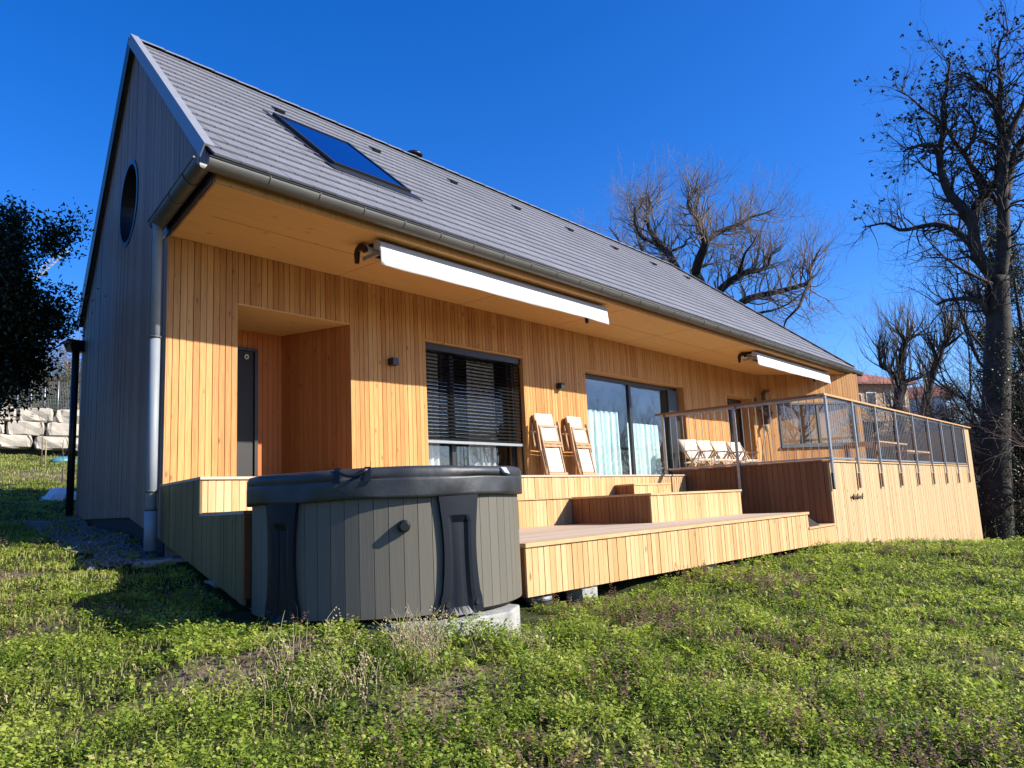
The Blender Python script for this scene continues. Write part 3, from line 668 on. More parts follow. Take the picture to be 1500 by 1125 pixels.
# ------------------------------------------------------------------ awnings
def awning(xa, xb, label):
    r = empty('awning', ((xa+xb)/2, 7.0, ZS), label, 'awning', 'retracted awnings under the soffit')
    Y = 6.99
    h = MB(); n = 10
    prof = [(Y+.10, 3.30), (Y+.03, 3.295), (Y-.02, 3.26), (Y-.035, 3.215), (Y-.02, 3.185), (Y+.06, 3.18), (Y+.10, 3.20)]
    k = len(prof); vs = [(xa, y, z) for y, z in prof] + [(xb, y, z) for y, z in prof]
    h.add(vs, [(i, (i+1)%k, (i+1)%k+k, i+k) for i in range(k)] + [tuple(range(k)), tuple(reversed(range(k, 2*k)))], False)
    h.build('front_rail', M['alu'], r)
    v = MB(); nx_ = int((xb-xa)/.08); rows = [0,.25,.5,.75,1]; vs = []
    for i in range(nx_+1):
        x = xa+.005 + (xb-xa-.01)*i/nx_
        for t in rows:
            w = .012*t*math.sin(x*2.3)+.006*t*math.sin(x*7.1)
            vs.append((x + (.03*t if i == nx_ else 0), Y-.022+w-.012*t, 3.205 - .235*t - .006*t*math.sin(x*1.1)))
    fs = [(i*5+j, (i+1)*5+j, (i+1)*5+j+1, i*5+j+1) for i in range(nx_) for j in range(4)]
    v.add(vs, fs, True); vo = v.build('valance', M['white'], r)
    sm = vo.modifiers.new('thick', 'SOLIDIFY'); sm.thickness = .003
    ro_ = MB(); ro_.tube([(xa, Y+.30, 3.25), (xb, Y+.30, 3.25)], .045, 12); ro_.build('fabric_roll', M['white'], r)
    tb = MB(); tb.box((xa+.1, Y+.22, 3.15), (xb-.1, Y+.26, 3.19)); tb.build('torsion_bar', M['black'], r)
    for x in (xa-.012, xb+.012):
        c_ = MB(); o_, i_ = [], []
        pts = []
        for t in [math.pi*(.0+i/14) for i in range(15)]: pts.append((Y+.33+.115*math.cos(t), 3.20+.115*math.sin(t)))
        inner = [(Y+.33+.045*math.cos(t), 3.19+.045*math.sin(t)) for t in [math.pi*(1-i/14) for i in range(15)]]
        poly = [(Y+.435, 3.08)] + pts[0:] + [] + inner + [(Y+.39, 3.08)]
        k = len(poly); vs = [(x-.02, y, z) for y, z in poly] + [(x+.02, y, z) for y, z in poly]
        quads = []
        for i in range(k): quads.append((i, (i+1)%k, (i+1)%k+k, i+k))
        c_.add(vs, quads); m0 = 0
        # caps as strips
        for i in range(15):
            a_ = 1+i; b_ = k-2-i
            if i < 14:
                c_.f.append((a_, a_+1, b_-1, b_)); c_.sm.append(False); c_.f.append((a_+k, b_+k, b_-1+k, a_+1+k)); c_.sm.append(False)
        c_.f.append((0, 1, k-2, k-1)); c_.sm.append(False)
        c_.build('end_bracket', M['black'], r)
    MB().beam((xa+.04, Y+.34, 3.13), (xa+.04, Y+.06, 3.14), .04, .05).build('arm_support', M['steel'], r); MB().beam((xa+.10, Y+.14, 3.21), (xa+1.9, Y+.16, 3.21), .05, .05).build('folding_arm', M['steel'], r); MB().beam((xb-.10, Y+.14, 3.21), (xb-1.9, Y+.16, 3.21), .05, .05).build('folding_arm', M['steel'], r)
    for t in (.03, .35, .68, .9):
        x = xa + (xb-xa)*t; q = MB(); q.box((x-.05, Y+.1, 3.29), (x+.05, Y+.32, ZS-.002)); q.build('ceiling_bracket', M['black'], r)
awning(5.98, 11.05, 'long white awning rolled in above the blind window')
awning(17.5, 22.7, 'white awning rolled in at the far end of the eaves')

# ================================================================== DECK
deck = empty('timber_deck', (9, 6, -.9), 'stepped larch deck and terrace running along the house', 'deck')
TY = 7.05; Z2 = .048; Z3 = -.354; FY = 4.37; PX = 13.65; EX = 26.9
def side_zb(y): return -.199 + .181*(y-8.62)
MDK = M['larch_deck']
def planks(name, x0, x1, y0, y1, z, par=deck, w=.14, xl=None, nose=True, m='decktop'):
    """deck boards along X; left end may follow the skew (xl(y))"""
    d = MB(); y = y0
    while y < y1-.01:
        ye = min(y+w-.006, y1); a0 = xl(y) if xl else x0; a1 = xl(ye) if xl else x0
        d.hexa([(a0,y,z-.027),(x1,y,z-.027),(x1,ye,z-.027),(a1,ye,z-.027)], [(a0,y,z),(x1,y,z),(x1,ye,z),(a1,ye,z)]); y += w
    return d.build(name, M[m], par)
# upper level
planks('upper_floor', 0, PX-.06, TY-.02, YW-.004, ZT, xl=lambda y: gx(y)-.035)
planks('terrace_floor', PX+.02, EX-.03, FY+.05, 12.0, ZT)
s = MB()
holeless = ()
# left skew sides
uu = -GD
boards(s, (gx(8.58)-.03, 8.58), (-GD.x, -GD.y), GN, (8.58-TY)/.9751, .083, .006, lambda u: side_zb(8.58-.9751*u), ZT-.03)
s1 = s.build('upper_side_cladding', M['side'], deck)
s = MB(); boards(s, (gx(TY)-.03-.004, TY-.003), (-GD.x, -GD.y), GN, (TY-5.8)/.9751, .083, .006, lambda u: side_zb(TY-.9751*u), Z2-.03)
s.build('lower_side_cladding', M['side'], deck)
# front risers at TY
s = MB(); boards(s, (gx(TY)-.03, TY), (1,0), (0,-1), PX-.05-gx(TY), .083, .006, Z2+.006, ZT-.03)
s.build('upper_riser', MDK, deck)
s = MB(); boards(s, (5.6, TY+.012), (1,0), (0,-1), PX-.05-5.6, .083, .006, Z3, Z2); s.build('lower_riser', MDK, deck)
MB().box((5.4, TY-.012, Z2-.008), (9.8, TY+.02, Z2+.004)).build('riser_joint_strip', M['rail_wood'], deck)
# carcass (dark) behind the risers
k = MB(); k.prism([(gx(TY)+.05, TY+.05), (PX, TY+.05), (PX, YW-.01), (gx(8.5)+.08, YW-.01)], -.25, ZT-.035)
k.box((PX+.06, FY+.06, -.6), (EX-.06, 8.5, ZT-.035)); k.build('deck_carcass', M['membrane'], deck)
# level two around the tub
TC = (4.301, 4.979); TR = 1.10
arc = [(TC[0]+1.16*math.cos(t), TC[1]+1.16*math.sin(t)) for t in [R_(134 - i*9) for i in range(13)]]
pts = [(gx(TY)-.035, TY), (gx(5.8)-.035, 5.8)] + [p for p in arc if p[1] > 5.5] + [(5.6, 5.5), (5.6, TY)]
MB().prism(pts[::-1][::-1], Z2-.028, Z2).build('middle_floor', M['decktop'], deck)
k = MB(); k.prism([(gx(TY)+.03, TY), (gx(5.9)+.03, 5.86), (gx(5.9)+.1, 5.9), (gx(TY)+.1, TY)], -.35, Z2-.03); k.box((gx(5.8)-.03, 5.79, -.66), (gx(5.8)+.03, 5.84, Z2-.03)); k.build('corner_post', M['brown_deck'], deck)
# lowest deck
def lx3(y): return 5.33 + .2274*(y-FY)
planks('lower_floor', 0, 12.40, FY+.115, TY+.0, Z3, xl=lambda y: lx3(y)-.01)
MB().hexa([(5.315,FY-.02,Z3-.034),(12.415,FY-.02,Z3-.034),(12.415,FY+.11,Z3-.034),(5.34,FY+.11,Z3-.034)], [(5.315,FY-.02,Z3+.002),(12.415,FY-.02,Z3+.002),(12.415,FY+.11,Z3+.002),(5.34,FY+.11,Z3+.002)]).build('front_nosing', M['rail_wood'], deck)
fb = lambda x: float(np.interp(x, [5.3, 12, 13.65], [-.815, -.875, -.915]))
s = MB(); boards(s, (5.335, FY), (1,0), (0,-1), 12.40-5.335, .087, .008, lambda u: fb(5.335+u), Z3-.036)
boards(s, (12.40, FY), (1,0), (0,-1), PX-12.40-.004, .087, .005, lambda u: fb(12.40+u), -.62)
so_ = s.build('front_skirt', MDK, deck); tag(so_, 'pale larch skirt boards along the front of the lowest deck')
s = MB(); v = Vector((.2217,.9751,0)); boards(s, (lx3(FY+.02), FY+.02), (v.x, v.y), (-v.y, v.x), 2.0, .083, .006, -.82, Z3-.03); s.build('lower_end_cladding', M['brown_deck'], deck)
k = MB(); k.hexa([(5.45,FY+.03,-.72),(PX-.05,FY+.03,-.78),(PX-.05,TY,-.78),(6.1,TY,-.72)], [(5.45,FY+.03,Z3-.04),(12.37,FY+.03,Z3-.04),(12.37,TY,Z3-.04),(6.1,TY,Z3-.04)]); k.build('joists', M['membrane'], deck)
s = MB(); boards(s, (12.402, FY+.02), (0,1), (1,0), TY-FY-.03, .083, .006, -.59, Z3-.03); s.build('lower_end_cladding', MDK, deck)
MB().box((12.36, FY-.02, -.618), (PX-.004, FY+.30, -.59)).build('step_tread', M['rail_wood'], deck)
MB().box((12.36, FY+.306, -.618), (PX-.004, TY, -.59)).build('step_tread', M['rail_wood'], deck)
# big step block
def bx_(y, x, yr): return x + .2274*(y-yr)
BY = 5.44
s = MB(); boards(s, (9.42, BY), (1,0), (0,-1), 12.38-9.42, .087, .005, Z3+.002, Z2-.028); s.build('step_front', MDK, deck)
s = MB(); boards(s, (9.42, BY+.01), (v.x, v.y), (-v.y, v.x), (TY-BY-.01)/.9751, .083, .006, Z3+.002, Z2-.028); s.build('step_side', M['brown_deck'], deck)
MB().hexa([(9.40,BY-.02,Z2-.026),(12.40,BY-.02,Z2-.026),(12.40,TY-.02,Z2-.026),(bx_(TY,9.40,BY),TY-.02,Z2-.026)], [(9.40,BY-.02,Z2+.004),(12.40,BY-.02,Z2+.004),(12.40,TY-.02,Z2+.004),(bx_(TY,9.40,BY),TY-.02,Z2+.004)]).build('step_top', M['rail_wood'], deck)
# small upper step
b2 = 6.62
s = MB(); boards(s, (10.95, b2), (1,0), (0,-1), 1.2, .087, .005, Z2+.006, .20); s.build('step_front', MDK, deck)
s = MB(); boards(s, (10.95, b2+.01), (v.x, v.y), (-v.y, v.x), (TY-b2-.03)/.9751, .083, .006, Z2+.006, .20); s.build('step_side', M['brown_deck'], deck)
MB().hexa([(10.93,b2-.015,.201),(12.17,b2-.015,.201),(12.17,TY-.02,.201),(bx_(TY,10.93,b2),TY-.02,.201)], [(10.93,b2-.015,.226),(12.17,b2-.015,.226),(12.17,TY-.02,.226),(bx_(TY,10.93,b2),TY-.02,.226)]).build('step_top', M['rail_wood'], deck)
# parapets
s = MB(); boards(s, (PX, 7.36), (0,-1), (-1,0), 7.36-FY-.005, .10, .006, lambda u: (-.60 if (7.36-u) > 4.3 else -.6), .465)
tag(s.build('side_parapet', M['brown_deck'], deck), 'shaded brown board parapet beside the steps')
pzb = lambda x: float(np.interp(x, [13.65, 14.1, 20, 26.9], [-.93, -1.06, -1.55, -1.98]))
s = MB(); boards(s, (PX, FY-.003), (1,0), (0,-1), 26.02-PX, .083, .009, lambda u: pzb(PX+u), .45)
boards(s, (26.02, FY-.003), (1,0), (0,-1), EX-26.02, .083, .005, lambda u: pzb(26.02+u), 1.60)
tag(s.build('terrace_wall', M['parapet'], deck), 'pale larch board wall carrying the terrace')
MB().box((PX-.02, FY-.03, .452), (26.02, FY+.10, .478)).build('parapet_cap', M['rail_wood'], deck)
MB().box((PX-.03, FY+.102, .467), (PX+.10, 7.38, .492)).build('parapet_cap', M['rail_brown'], deck)
s = MB(); boards(s, (EX-.05, FY+.03), (0,1), (-1,0), 7.5, .083, .006, ZT, 1.60); boards(s, (EX, FY+.0), (0,1), (1,0), 7.5, .083, .006, -2.6, 1.60)
tag(s.build('end_screen', M['larch'], deck), 'board screen closing the far end of the terrace')
k = MB(); k.box((PX+.02, FY+.03, -.9), (EX-.08, FY+.055, .45)); k.box((26.05, FY+.03, .45), (EX-.06, FY+.055, 1.55)); k.box((PX+.022, FY+.056, -.55), (PX+.05, 7.34, .46)); k.box((EX-.045, FY+.06, -2.4), (EX-.027, 11.8, 1.58))
k.build('parapet_studs', M['membrane'], deck)
# latch on the terrace wall
l = MB(); xh = 14.95; l.tube([(xh-.28, FY-.03, -.17), (xh-.1, FY-.05, -.16), (xh, FY-.04, -.18), (xh+.2, FY-.06, -.165), (xh+.36, FY-.03, -.18)], .014, 6)
for x in (xh-.24, xh, xh+.3): l.tube([(x, FY-.03, -.23), (x, FY-.05, -.12)], .013, 6)
l.build('branch_handle', M['driftwood'], deck)
# footings
f = MB(); f.lathe((5.66, 4.52, -1.3), [(0,0),(.11,0),(.11,.42),(.13,.42),(.13,.455),(0,.455)], 20); f.build('screw_footing', M['pipe'], deck)
for (x, y, z, h) in ((6.33, 4.5, -1.25, .42), (13.5, 4.5, -1.3, .38), (9.2, 4.6, -1.25, .38), (3.95, 7.0, -1.0, .42), (3.80, 6.05, -1.15, .38)):
    MB().box((x-.13, y-.1, z), (x+.13, y+.1, z+h)).build('footing_block', M['concrete'], deck, .01)

# ------------------------------------------------------------------ railing
rail = empty('terrace_railing', (PX, FY, .49), 'galvanised railing of thin vertical rods with wooden handrail around the terrace', 'railing')
RTZ = 1.60
MB().box((PX-.06, FY-.075, RTZ), (EX+.06, FY+.055, RTZ+.035)).build('handrail', M['rail_wood'], rail, .004)
MB().box((PX-.062, FY+.058, RTZ), (PX+.062, 7.62, RTZ+.035)).build('handrail', M['rail_brown'], rail, .004)
q = MB(); q.box((PX, FY-.012, RTZ-.045), (26.0, FY+.012, RTZ-.002)); q.box((PX-.012, FY+.012, RTZ-.045), (PX+.012, 7.5, RTZ-.002)); q.build('top_bar', M['steel'], rail)
q = MB(); q.box((PX, FY-.02, .50), (26.0, FY+.02, .535)); q.box((PX-.02, FY+.02, .50), (PX+.02, 7.45, .535)); q.tube([(PX, 7.45, .517), (PX, 7.5, .50), (PX, 7.52, .45)], .022, 8); q.build('bottom_bar', M['steel'], rail)
fx = [13.68, 15.2, 16.72, 18.25, 19.78, 21.3, 22.83, 24.35, 25.9]
for i, x in enumerate(fx):
    if i == 0: p = MB().box((x-.035, FY-.07, .0), (x+.035, FY-.035, RTZ-.002))
    else: p = MB().box((x-.03, FY-.065, .27), (x+.03, FY-.035, RTZ-.002))
    po = p.build('post', M['steel'], rail)
    MB().box((x-.04, FY-.062, -.02), (x+.04, FY-.027, .26)).build('post_batten', M['grey_wood'] if i else M['black'], po)
for y, zb_ in ((7.46, .12), (5.97, -.05)): MB().box((PX-.065, y-.025, zb_), (PX-.03, y+.025, RTZ-.002)).build('post', M['steel'], rail)
def rods(p, q, n):
    r = MB(); p = Vector(p); q = Vector(q)
    for i in range(1, n):
        c = p.lerp(q, i/n); r.tube([(c.x, c.y, .53), (c.x, c.y, RTZ-.04)], .006, 5, False)
    return r.build('rod_panel', M['steel'], rail)
for a_, b_ in zip(fx, fx[1:]): rods((a_, FY, 0), (b_, FY, 0), 12)
rods((PX, 7.46, 0), (PX, 5.97, 0), 11); rods((PX, 5.97, 0), (PX, FY, 0), 12)

# ------------------------------------------------------------------ hot tub
tub = empty('hot_tub', (TC[0], TC[1], -.74), 'round grey hot tub with black cover set against the deck', 'hot tub')
slab = tag(MB().prism([(3.6,4.1),(3.8,3.84),(4.4,3.77),(4.72,3.95),(4.9,5.9),(3.5,5.9)], -1.35, -.775).build('concrete_slab', M['concrete'], None, .015), 'concrete slab in the grass beneath the hot tub', 'slab')
def tp(a, r, z): return (TC[0]+r*math.cos(a), TC[1]+r*math.sin(a), z)
def px_ang(px):                       # angle on the tub front for an image column
    d = ray(px, 780); d = np.array([d[0], d[1]]); d /= np.hypot(*d); c = np.array(TC); bq = d@c; t = bq - math.sqrt(max(0, bq*bq - c@c + TR*TR)); p = d*t - c
    return math.atan2(p[1], p[0])
pang = [px_ang(673), px_ang(412)]; dlt = pang[0]-pang[1]
pang += [pang[0]+math.pi, pang[1]+math.pi]
n = 66; bt = MB(); zb0, zt0 = -.735, .10
for i in range(n):
    a0 = 2*math.pi*i/n + .0018; a1 = 2*math.pi*(i+1)/n - .0018; r = TR-.02; r2 = TR-.045
    bt.hexa([tp(a0,r,zb0), tp(a1,r,zb0), tp(a1,r2,zb0), tp(a0,r2,zb0)][::-1], [tp(a0,r,zt0), tp(a1,r,zt0), tp(a1,r2,zt0), tp(a0,r2,zt0)][::-1])
bt.build('side_panel', M['tubgrey'], tub)
MB().lathe((TC[0],TC[1],0), [(0,-.765),(TR-.07,-.765),(TR-.05,-.70),(TR-.046,.1),(0,.1)], 64).build('inner_shell', M['black'], tub)
def pillar(a):
    P = MB(); rows = 16; cols = 12; vs = []
    for i in range(rows+1):
        t = i/rows; z = -.755 + (.10+.755)*t
        w = .165 - .035*math.sin(math.pi*min(1, max(0, (t-.05)/.95)))**1.0
        if t < .15: w = .165 + .01*(1-t/.15)
        for j in range(cols+1):
            s_ = -1 + 2*j/cols; rr_ = TR + .018
            rec = 0
            hw = .56 if t > .5 else .62
            if .06 < t < .80 and abs(s_) < .52: rec = .030*min(1, (.80-t)/.02)*min(1, (.52-abs(s_))/.10)*(1 - .55*math.exp(-((s_)/.30)**2)*(1-t))
            vs.append(tp(a + s_*w/1.08, rr_-rec, z))
    P.add(vs, [(i*(cols+1)+j, (i+1)*(cols+1)+j, (i+1)*(cols+1)+j+1, i*(cols+1)+j+1)[::-1] for i in range(rows) for j in range(cols)], False)
    po = P.build('corner_pillar', M['tubblack'], tub); m_ = po.modifiers.new('thick', 'SOLIDIFY'); m_.thickness = .03; m_.offset = -1
    for s_ in (-.11, .11):
        b_ = MB(); c1 = Vector(tp(a+s_, TR+.004, -.68)); c2 = Vector(tp(a+s_, TR+.028, -.68)); b_.tube([c1, c2], [.026,.020], 6); b_.build('bolt', M['black'], po)
for a in pang: pillar(a)
# valve knob
ka = px_ang(592); kz = -.12; q = MB(); q.tube([tp(ka, TR-.02, kz), tp(ka, TR+.01, kz), tp(ka, TR+.05, kz)], [.045,.045,.030], 14); q.build('air_valve', M['black'], tub)
# cover
cv = MB(); prof = [(TR-.03,.082),(TR+.014,.076),(TR+.024,.082),(TR+.027,.10),(TR+.027,.20),(TR+.026,.212),(TR+.022,.214),(TR+.026,.217),(TR+.024,.262),(TR+.014,.284),(TR-.03,.296),(.7,.312),(.25,.322),(0,.324)]
nn = 96; vs = []; kk = len(prof)
for i in range(nn):
    a = 2*math.pi*i/nn
    for j, (r, z) in enumerate(prof):
        w = (.006*math.sin(a*9)+.005*math.sin(a*23+1)) if 2 < j < 11 else 0
        fold = -.018*math.exp(-((((a-px_ang(520)+math.pi) % (2*math.pi))-math.pi)/.05)**2) if j in (7, 8, 9) else 0
        vs.append(tp(a, r+w+fold, z + (.004*math.sin(a*5) if j > 6 else .004*math.sin(a*7)) + fold*.6))
cv.add(vs, [(i*kk+q_, ((i+1)%nn)*kk+q_, ((i+1)%nn)*kk+q_+1, i*kk+q_+1) for i in range(nn) for q_ in range(kk-1)], True)
cvo = cv.build('cover', M['vinyl'], tub); tag(cvo, 'padded black vinyl cover')
st = MB(); a = px_ang(503)
for da in (-.012, .012):
    pass
for px_, dz in ((497, 0), (541, .004)):
    a = px_ang(px_); st.hexa([tp(a-.02,TR+.035,.195), tp(a+.02,TR+.035,.195), tp(a+.02,TR+.043,.195), tp(a-.02,TR+.043,.195)], [tp(a-.02,TR+.012,.298), tp(a+.02,TR+.012,.298), tp(a+.02,TR+.02,.302), tp(a-.02,TR+.02,.302)])
st.build('cover_strap', M['black'], cvo)
hp = [tp(px_ang(497)+(px_ang(541)-px_ang(497))*t, TR+.035+.02*math.sin(math.pi*t), .285-.045*math.sin(math.pi*t)) for t in [i/8 for i in range(9)]]
MB().tube(hp, .012, 6).build('cover_handle', M['black'], cvo)
a = px_ang(738); lb = MB()
lb.hexa([tp(a-.038,TR+.036,.235), tp(a+.03,TR+.036,.225), tp(a+.03,TR+.06,.228), tp(a-.038,TR+.06,.238)], [tp(a-.045,TR+.015,.272), tp(a+.025,TR+.015,.272), tp(a+.025,TR+.03,.28), tp(a-.045,TR+.03,.28)])
lb.build('cover_clip', M['alu'], cvo)
cd = MB(); cd.tube([(5.20,4.62,.10),(5.27,4.58,.02),(5.31,4.56,-.08),(5.27,4.56,-.16),(5.24,4.58,-.08),(5.26,4.6,.0)], .008, 6); cd.build('cover_cord', M['black'], tub)
q = MB(); q.ell((5.33, 4.9, .26), (.045,.045,.05), 12, 8); q.tube([(5.24,4.85,.16),(5.33,4.9,.24)], .012, 6); q.build('lifter_hinge', M['black'], tub)

# ------------------------------------------------------------------ chairs
def armchair():
    r = empty('folding_armchair', (0,0,0), 'x', 'chair', 'folding armchairs in a row on the terrace')
    w = .27; W_ = M['chair_wood']
    for s_ in (-1, 1):
        x = s_*w
        MB().beam((x, -.27, 0), (x, .30, .88), .022, .035).build('back_leg', W_, r)
        MB().beam((x*.9, .30, 0), (x*.9, -.24, .56), .022, .035).build('front_leg', W_, r)
        MB().beam((x*1.05, -.29, .585), (x*1.05, .20, .60), .05, .022).build('armrest', W_, r)
    MB().beam((-w, -.22, .36), (w, -.22, .36), .03, .02).build('seat_rail', W_, r)
    sl_ = MB()
    for i in range(6): y = -.24+.08*i; sl_.box((-w+.02, y, .385-.012*i), (w-.02, y+.055, .40-.012*i))
    sl_.build('seat', M['canvas'], r)
    b_ = MB(); n = 8; vs = []
    for i in range(n+1):
        t = i/n; y = .09+.20*t; z = .44+.44*t; sag = .025*math.sin(math.pi*t)
        vs += [(-w-.012, y-.02, z), (0, y+sag, z), (w+.012, y-.02, z)]
    b_.add(vs, [(3*i+j, 3*i+j+1, 3*i+j+4, 3*i+j+3) for i in range(n) for j in range(2)], True)
    o = b_.build('backrest', M['canvas'], r); m_ = o.modifiers.new('thick', 'SOLIDIFY'); m_.thickness = .022
    return r
ch = armchair()
labs = ['nearest of the four cream armchairs in the row against the wall', 'second armchair from the sliding door in the row of four',
        'third armchair from the sliding door in the row of four', 'cream armchair at the far end of the row beside the dark terrace door']
for i, (x, y) in enumerate(((16.25, 8.08), (17.0, 8.06), (17.72, 8.04), (18.6, 8.0))):
    o = ch if i == 0 else copy_tree(ch)
    o.location = (x, y, ZT); o.rotation_euler.z = R_(-14 + (0, 3, -2, 4)[i]); o['label'] = labs[i]
def folded():
    r = empty('folded_chair', (0,0,0), 'x', 'chair', 'folded chairs leaning against the wall')
    W_ = M['chair_wood']; L_ = lambda x, t, o=0: Vector((x, -.30+.26*t - o, 1.20*t))        # t along the leaning plane
    w = .25
    for s_ in (-1, 1):
        MB().beam(L_(s_*w, 0), L_(s_*w, .97), .024, .045).build('side_rail', W_, r)
        MB().beam(L_(s_*(w-.035), .02, .05), L_(s_*(w-.035), .78, .06), .022, .035).build('front_leg', W_, r)
        MB().beam(L_(s_*(w+.05), .42, .03), L_(s_*(w+.05), .88, .07), .03, .05).build('armrest', W_, r)
    def panel(t0, t1, o, name, sag=.02):
        p = MB(); n = 6; vs = []
        for i in range(n+1):
            t = t0+(t1-t0)*i/n
            for j in range(5):
                s_ = -1+j/2; vs.append(L_(s_*(w-.02), t, o - sag*(1-s_*s_)))
        p.add(vs, [(5*i+j, 5*i+j+1, 5*i+j+6, 5*i+j+5) for i in range(n) for j in range(4)], True)
        q = p.build(name, M['canvas'], r); m_ = q.modifiers.new('thick', 'SOLIDIFY'); m_.thickness = .02
    panel(.80, 1.0, .02, 'backrest'); panel(.57, .79, .075, 'seat'); panel(.10, .48, .055, 'leg_rest')
    sl_ = MB()
    for t in (.50, .545, .80, .075): sl_.beam(L_(-w, t, .075), L_(w, t, .075), .022, .04)
    sl_.build('cross_slats', W_, r)
    bl_ = MB(); bl_.beam((-w-.06, -.10, .55), (-w-.02, -.02, 1.02), .03, .05); bl_.beam((w-.12, -.10, .55), (w-.10, -.02, .95), .03, .05); bl_.build('rear_leg', W_, r)
    return r
fo = folded()
for i, (x, lb_) in enumerate(((11.10, 'folded cream canvas chair leaning on the wall nearest the blind window'), (12.05, 'folded cream canvas chair leaning beside the sliding glass door'))):
    o = fo if i == 0 else copy_tree(fo)
    o.location = (x, YW-.02, ZT); o.rotation_euler.z = R_(-4 + 6*i); o['label'] = lb_
# terrace table and bench
tb = empty('terrace_table', (22.4, 5.9, ZT), 'brown wooden table on the terrace seen through the railing rods', 'table')
t_ = MB()
for i in range(7): t_.box((20.9, 5.42+.135*i, ZT+.71), (23.9, 5.42+.135*i+.125, ZT+.745))
t_.build('tabletop', M['rail_wood'], tb)
for x in (21.1, 23.7):
    for y in (5.55, 6.25): MB().beam((x, y, ZT), (x, y, ZT+.71), .08, .08).build('leg', M['brown_deck'], tb)
bn = empty('terrace_bench', (22.4, 5.0, ZT), 'low wooden bench in front of the terrace table', 'bench')
MB().box((21.0, 4.8, ZT+.42), (23.8, 5.12, ZT+.46)).build('seat', M['rail_wood'], bn)
for x in (21.2, 23.6): MB().box((x-.04, 4.84, ZT), (x+.04, 5.08, ZT+.42)).build('leg', M['brown_deck'], bn)
dc_ = empty('dark_garden_chair', (24.6, 6.4, ZT), 'dark garden chair at the far end of the terrace', 'chair')
MB().box((24.35, 6.15, ZT+.40), (24.85, 6.6, ZT+.45)).build('seat', M['anthracite'], dc_)
MB().beam((24.85, 6.38, ZT+.42), (24.98, 6.38, ZT+.9), .45, .03, (0,1,0)).build('backrest', M['anthracite'], dc_)
for x in (24.38, 24.82):
    for y in (6.18, 6.57): MB().beam((x, y, ZT), (x, y, ZT+.4), .03, .03).build('leg', M['anthracite'], dc_)
# driftwood figure
dw = empty('driftwood_figure', (21.2, 8.4, ZT), 'driftwood figure with raised arms and long rope legs hanging on the wall', 'ornament')
def dpt(px, py): r = ray(px, py); t = 8.42/r[1]; return Vector(r*t)
d = MB(); 
d.tube([dpt(1122,626), dpt(1124,612), dpt(1123,600), dpt(1121,590)], [.05,.14,.11,.06], 8)
for pl_, r0 in (([(1122,608),(1112,600),(1106,590),(1104,583)], .07), ([(1123,608),(1132,603),(1140,601),(1143,596)], .06), ([(1124,606),(1130,596),(1134,590)], .05), ([(1121,600),(1116,596),(1115,588)], .05), ([(1121,592),(1118,583),(1117,577),(1121,572)], .07), ([(1117,577),(1121,573),(1124,573)], .05)):
    d.tube([dpt(*p) + Vector((0, rnd.uniform(-.05,.02), 0)) for p in pl_], [r0*(1-.18*i) for i in range(len(pl_))], 7)
d.build('carved_body', M['driftwood'], dw)
d = MB(); d.tube([dpt(1122,626), dpt(1118,655), dpt(1116,684)], .018, 6); d.tube([dpt(1123,626), dpt(1126,640), dpt(1131,684)], .018, 6); d.tube([dpt(1121,622), dpt(1123,632)], [.10,.06], 8); d.build('rope_legs', M['rope'], dw)

# ================================================================== TREES
def wander(p, d, L, n, rr, wob=.25, upw=.08):
    pts = [Vector(p)]; d = Vector(d).normalized()
    for i in range(n):
        d = (d + Vector((rr.gauss(0, wob), rr.gauss(0, wob), rr.gauss(0, wob)+upw))*(1)).normalized()
        pts.append(pts[-1] + d*L/n)
    return pts, d
def grow(mb, p, d, L, r, lvl, rr, P, tips=None):
    """recursive bare branch"""
    n = 5 if lvl > 1 else 4
    pts, dd = wander(p, d, L, n, rr, P.get('wob', .2), P.get('up', .08))
    rads = [max(.0035, r*(1-.65*i/n)) for i in range(n+1)]
    mb.tube(pts, rads, 6 if r > .05 else (4 if r > .015 else 3), False)
    if lvl <= 0:
        if tips is not None: tips.append(pts[-1])
        return
    k = P['kids'][lvl-1]
    for i in range(k):
        t = rr.uniform(.25, 1.0); j = min(int(t*n), n-1); q = pts[j].lerp(pts[j+1], t*n-j)
        base = (pts[j+1]-pts[j]).normalized(); a = rr.uniform(0, 2*math.pi)
        s = base.cross(Vector((math.cos(a), math.sin(a), .3))).normalized()
        sp = rr.uniform(.45, .95)*P.get('spread', 1)
        grow(mb, q, base*(1-sp*.4) + s*sp + Vector((0,0,P.get('lift', .15))), L*rr.uniform(.5, .75), rads[j]*P.get('rk', .55), lvl-1, rr, P, tips)
    grow(mb, pts[-1], dd, L*.6, rads[-1], lvl-1, rr, P, tips)
def limb(mb, pts, r0, r1):
    n = len(pts); sm = []
    for i in range(n-1):
        for t in (0, .5):
            a, b = pts[max(i-1,0)], pts[i]; c, d = pts[i+1], pts[min(i+2,n-1)]
            sm.append(b if t == 0 else (-a + 9*b + 9*c - d)/16)
    sm.append(pts[-1]); k = len(sm)
    mb.tube(sm, [r0+(r1-r0)*i/(k-1) for i in range(k)], 8, True)
    return sm
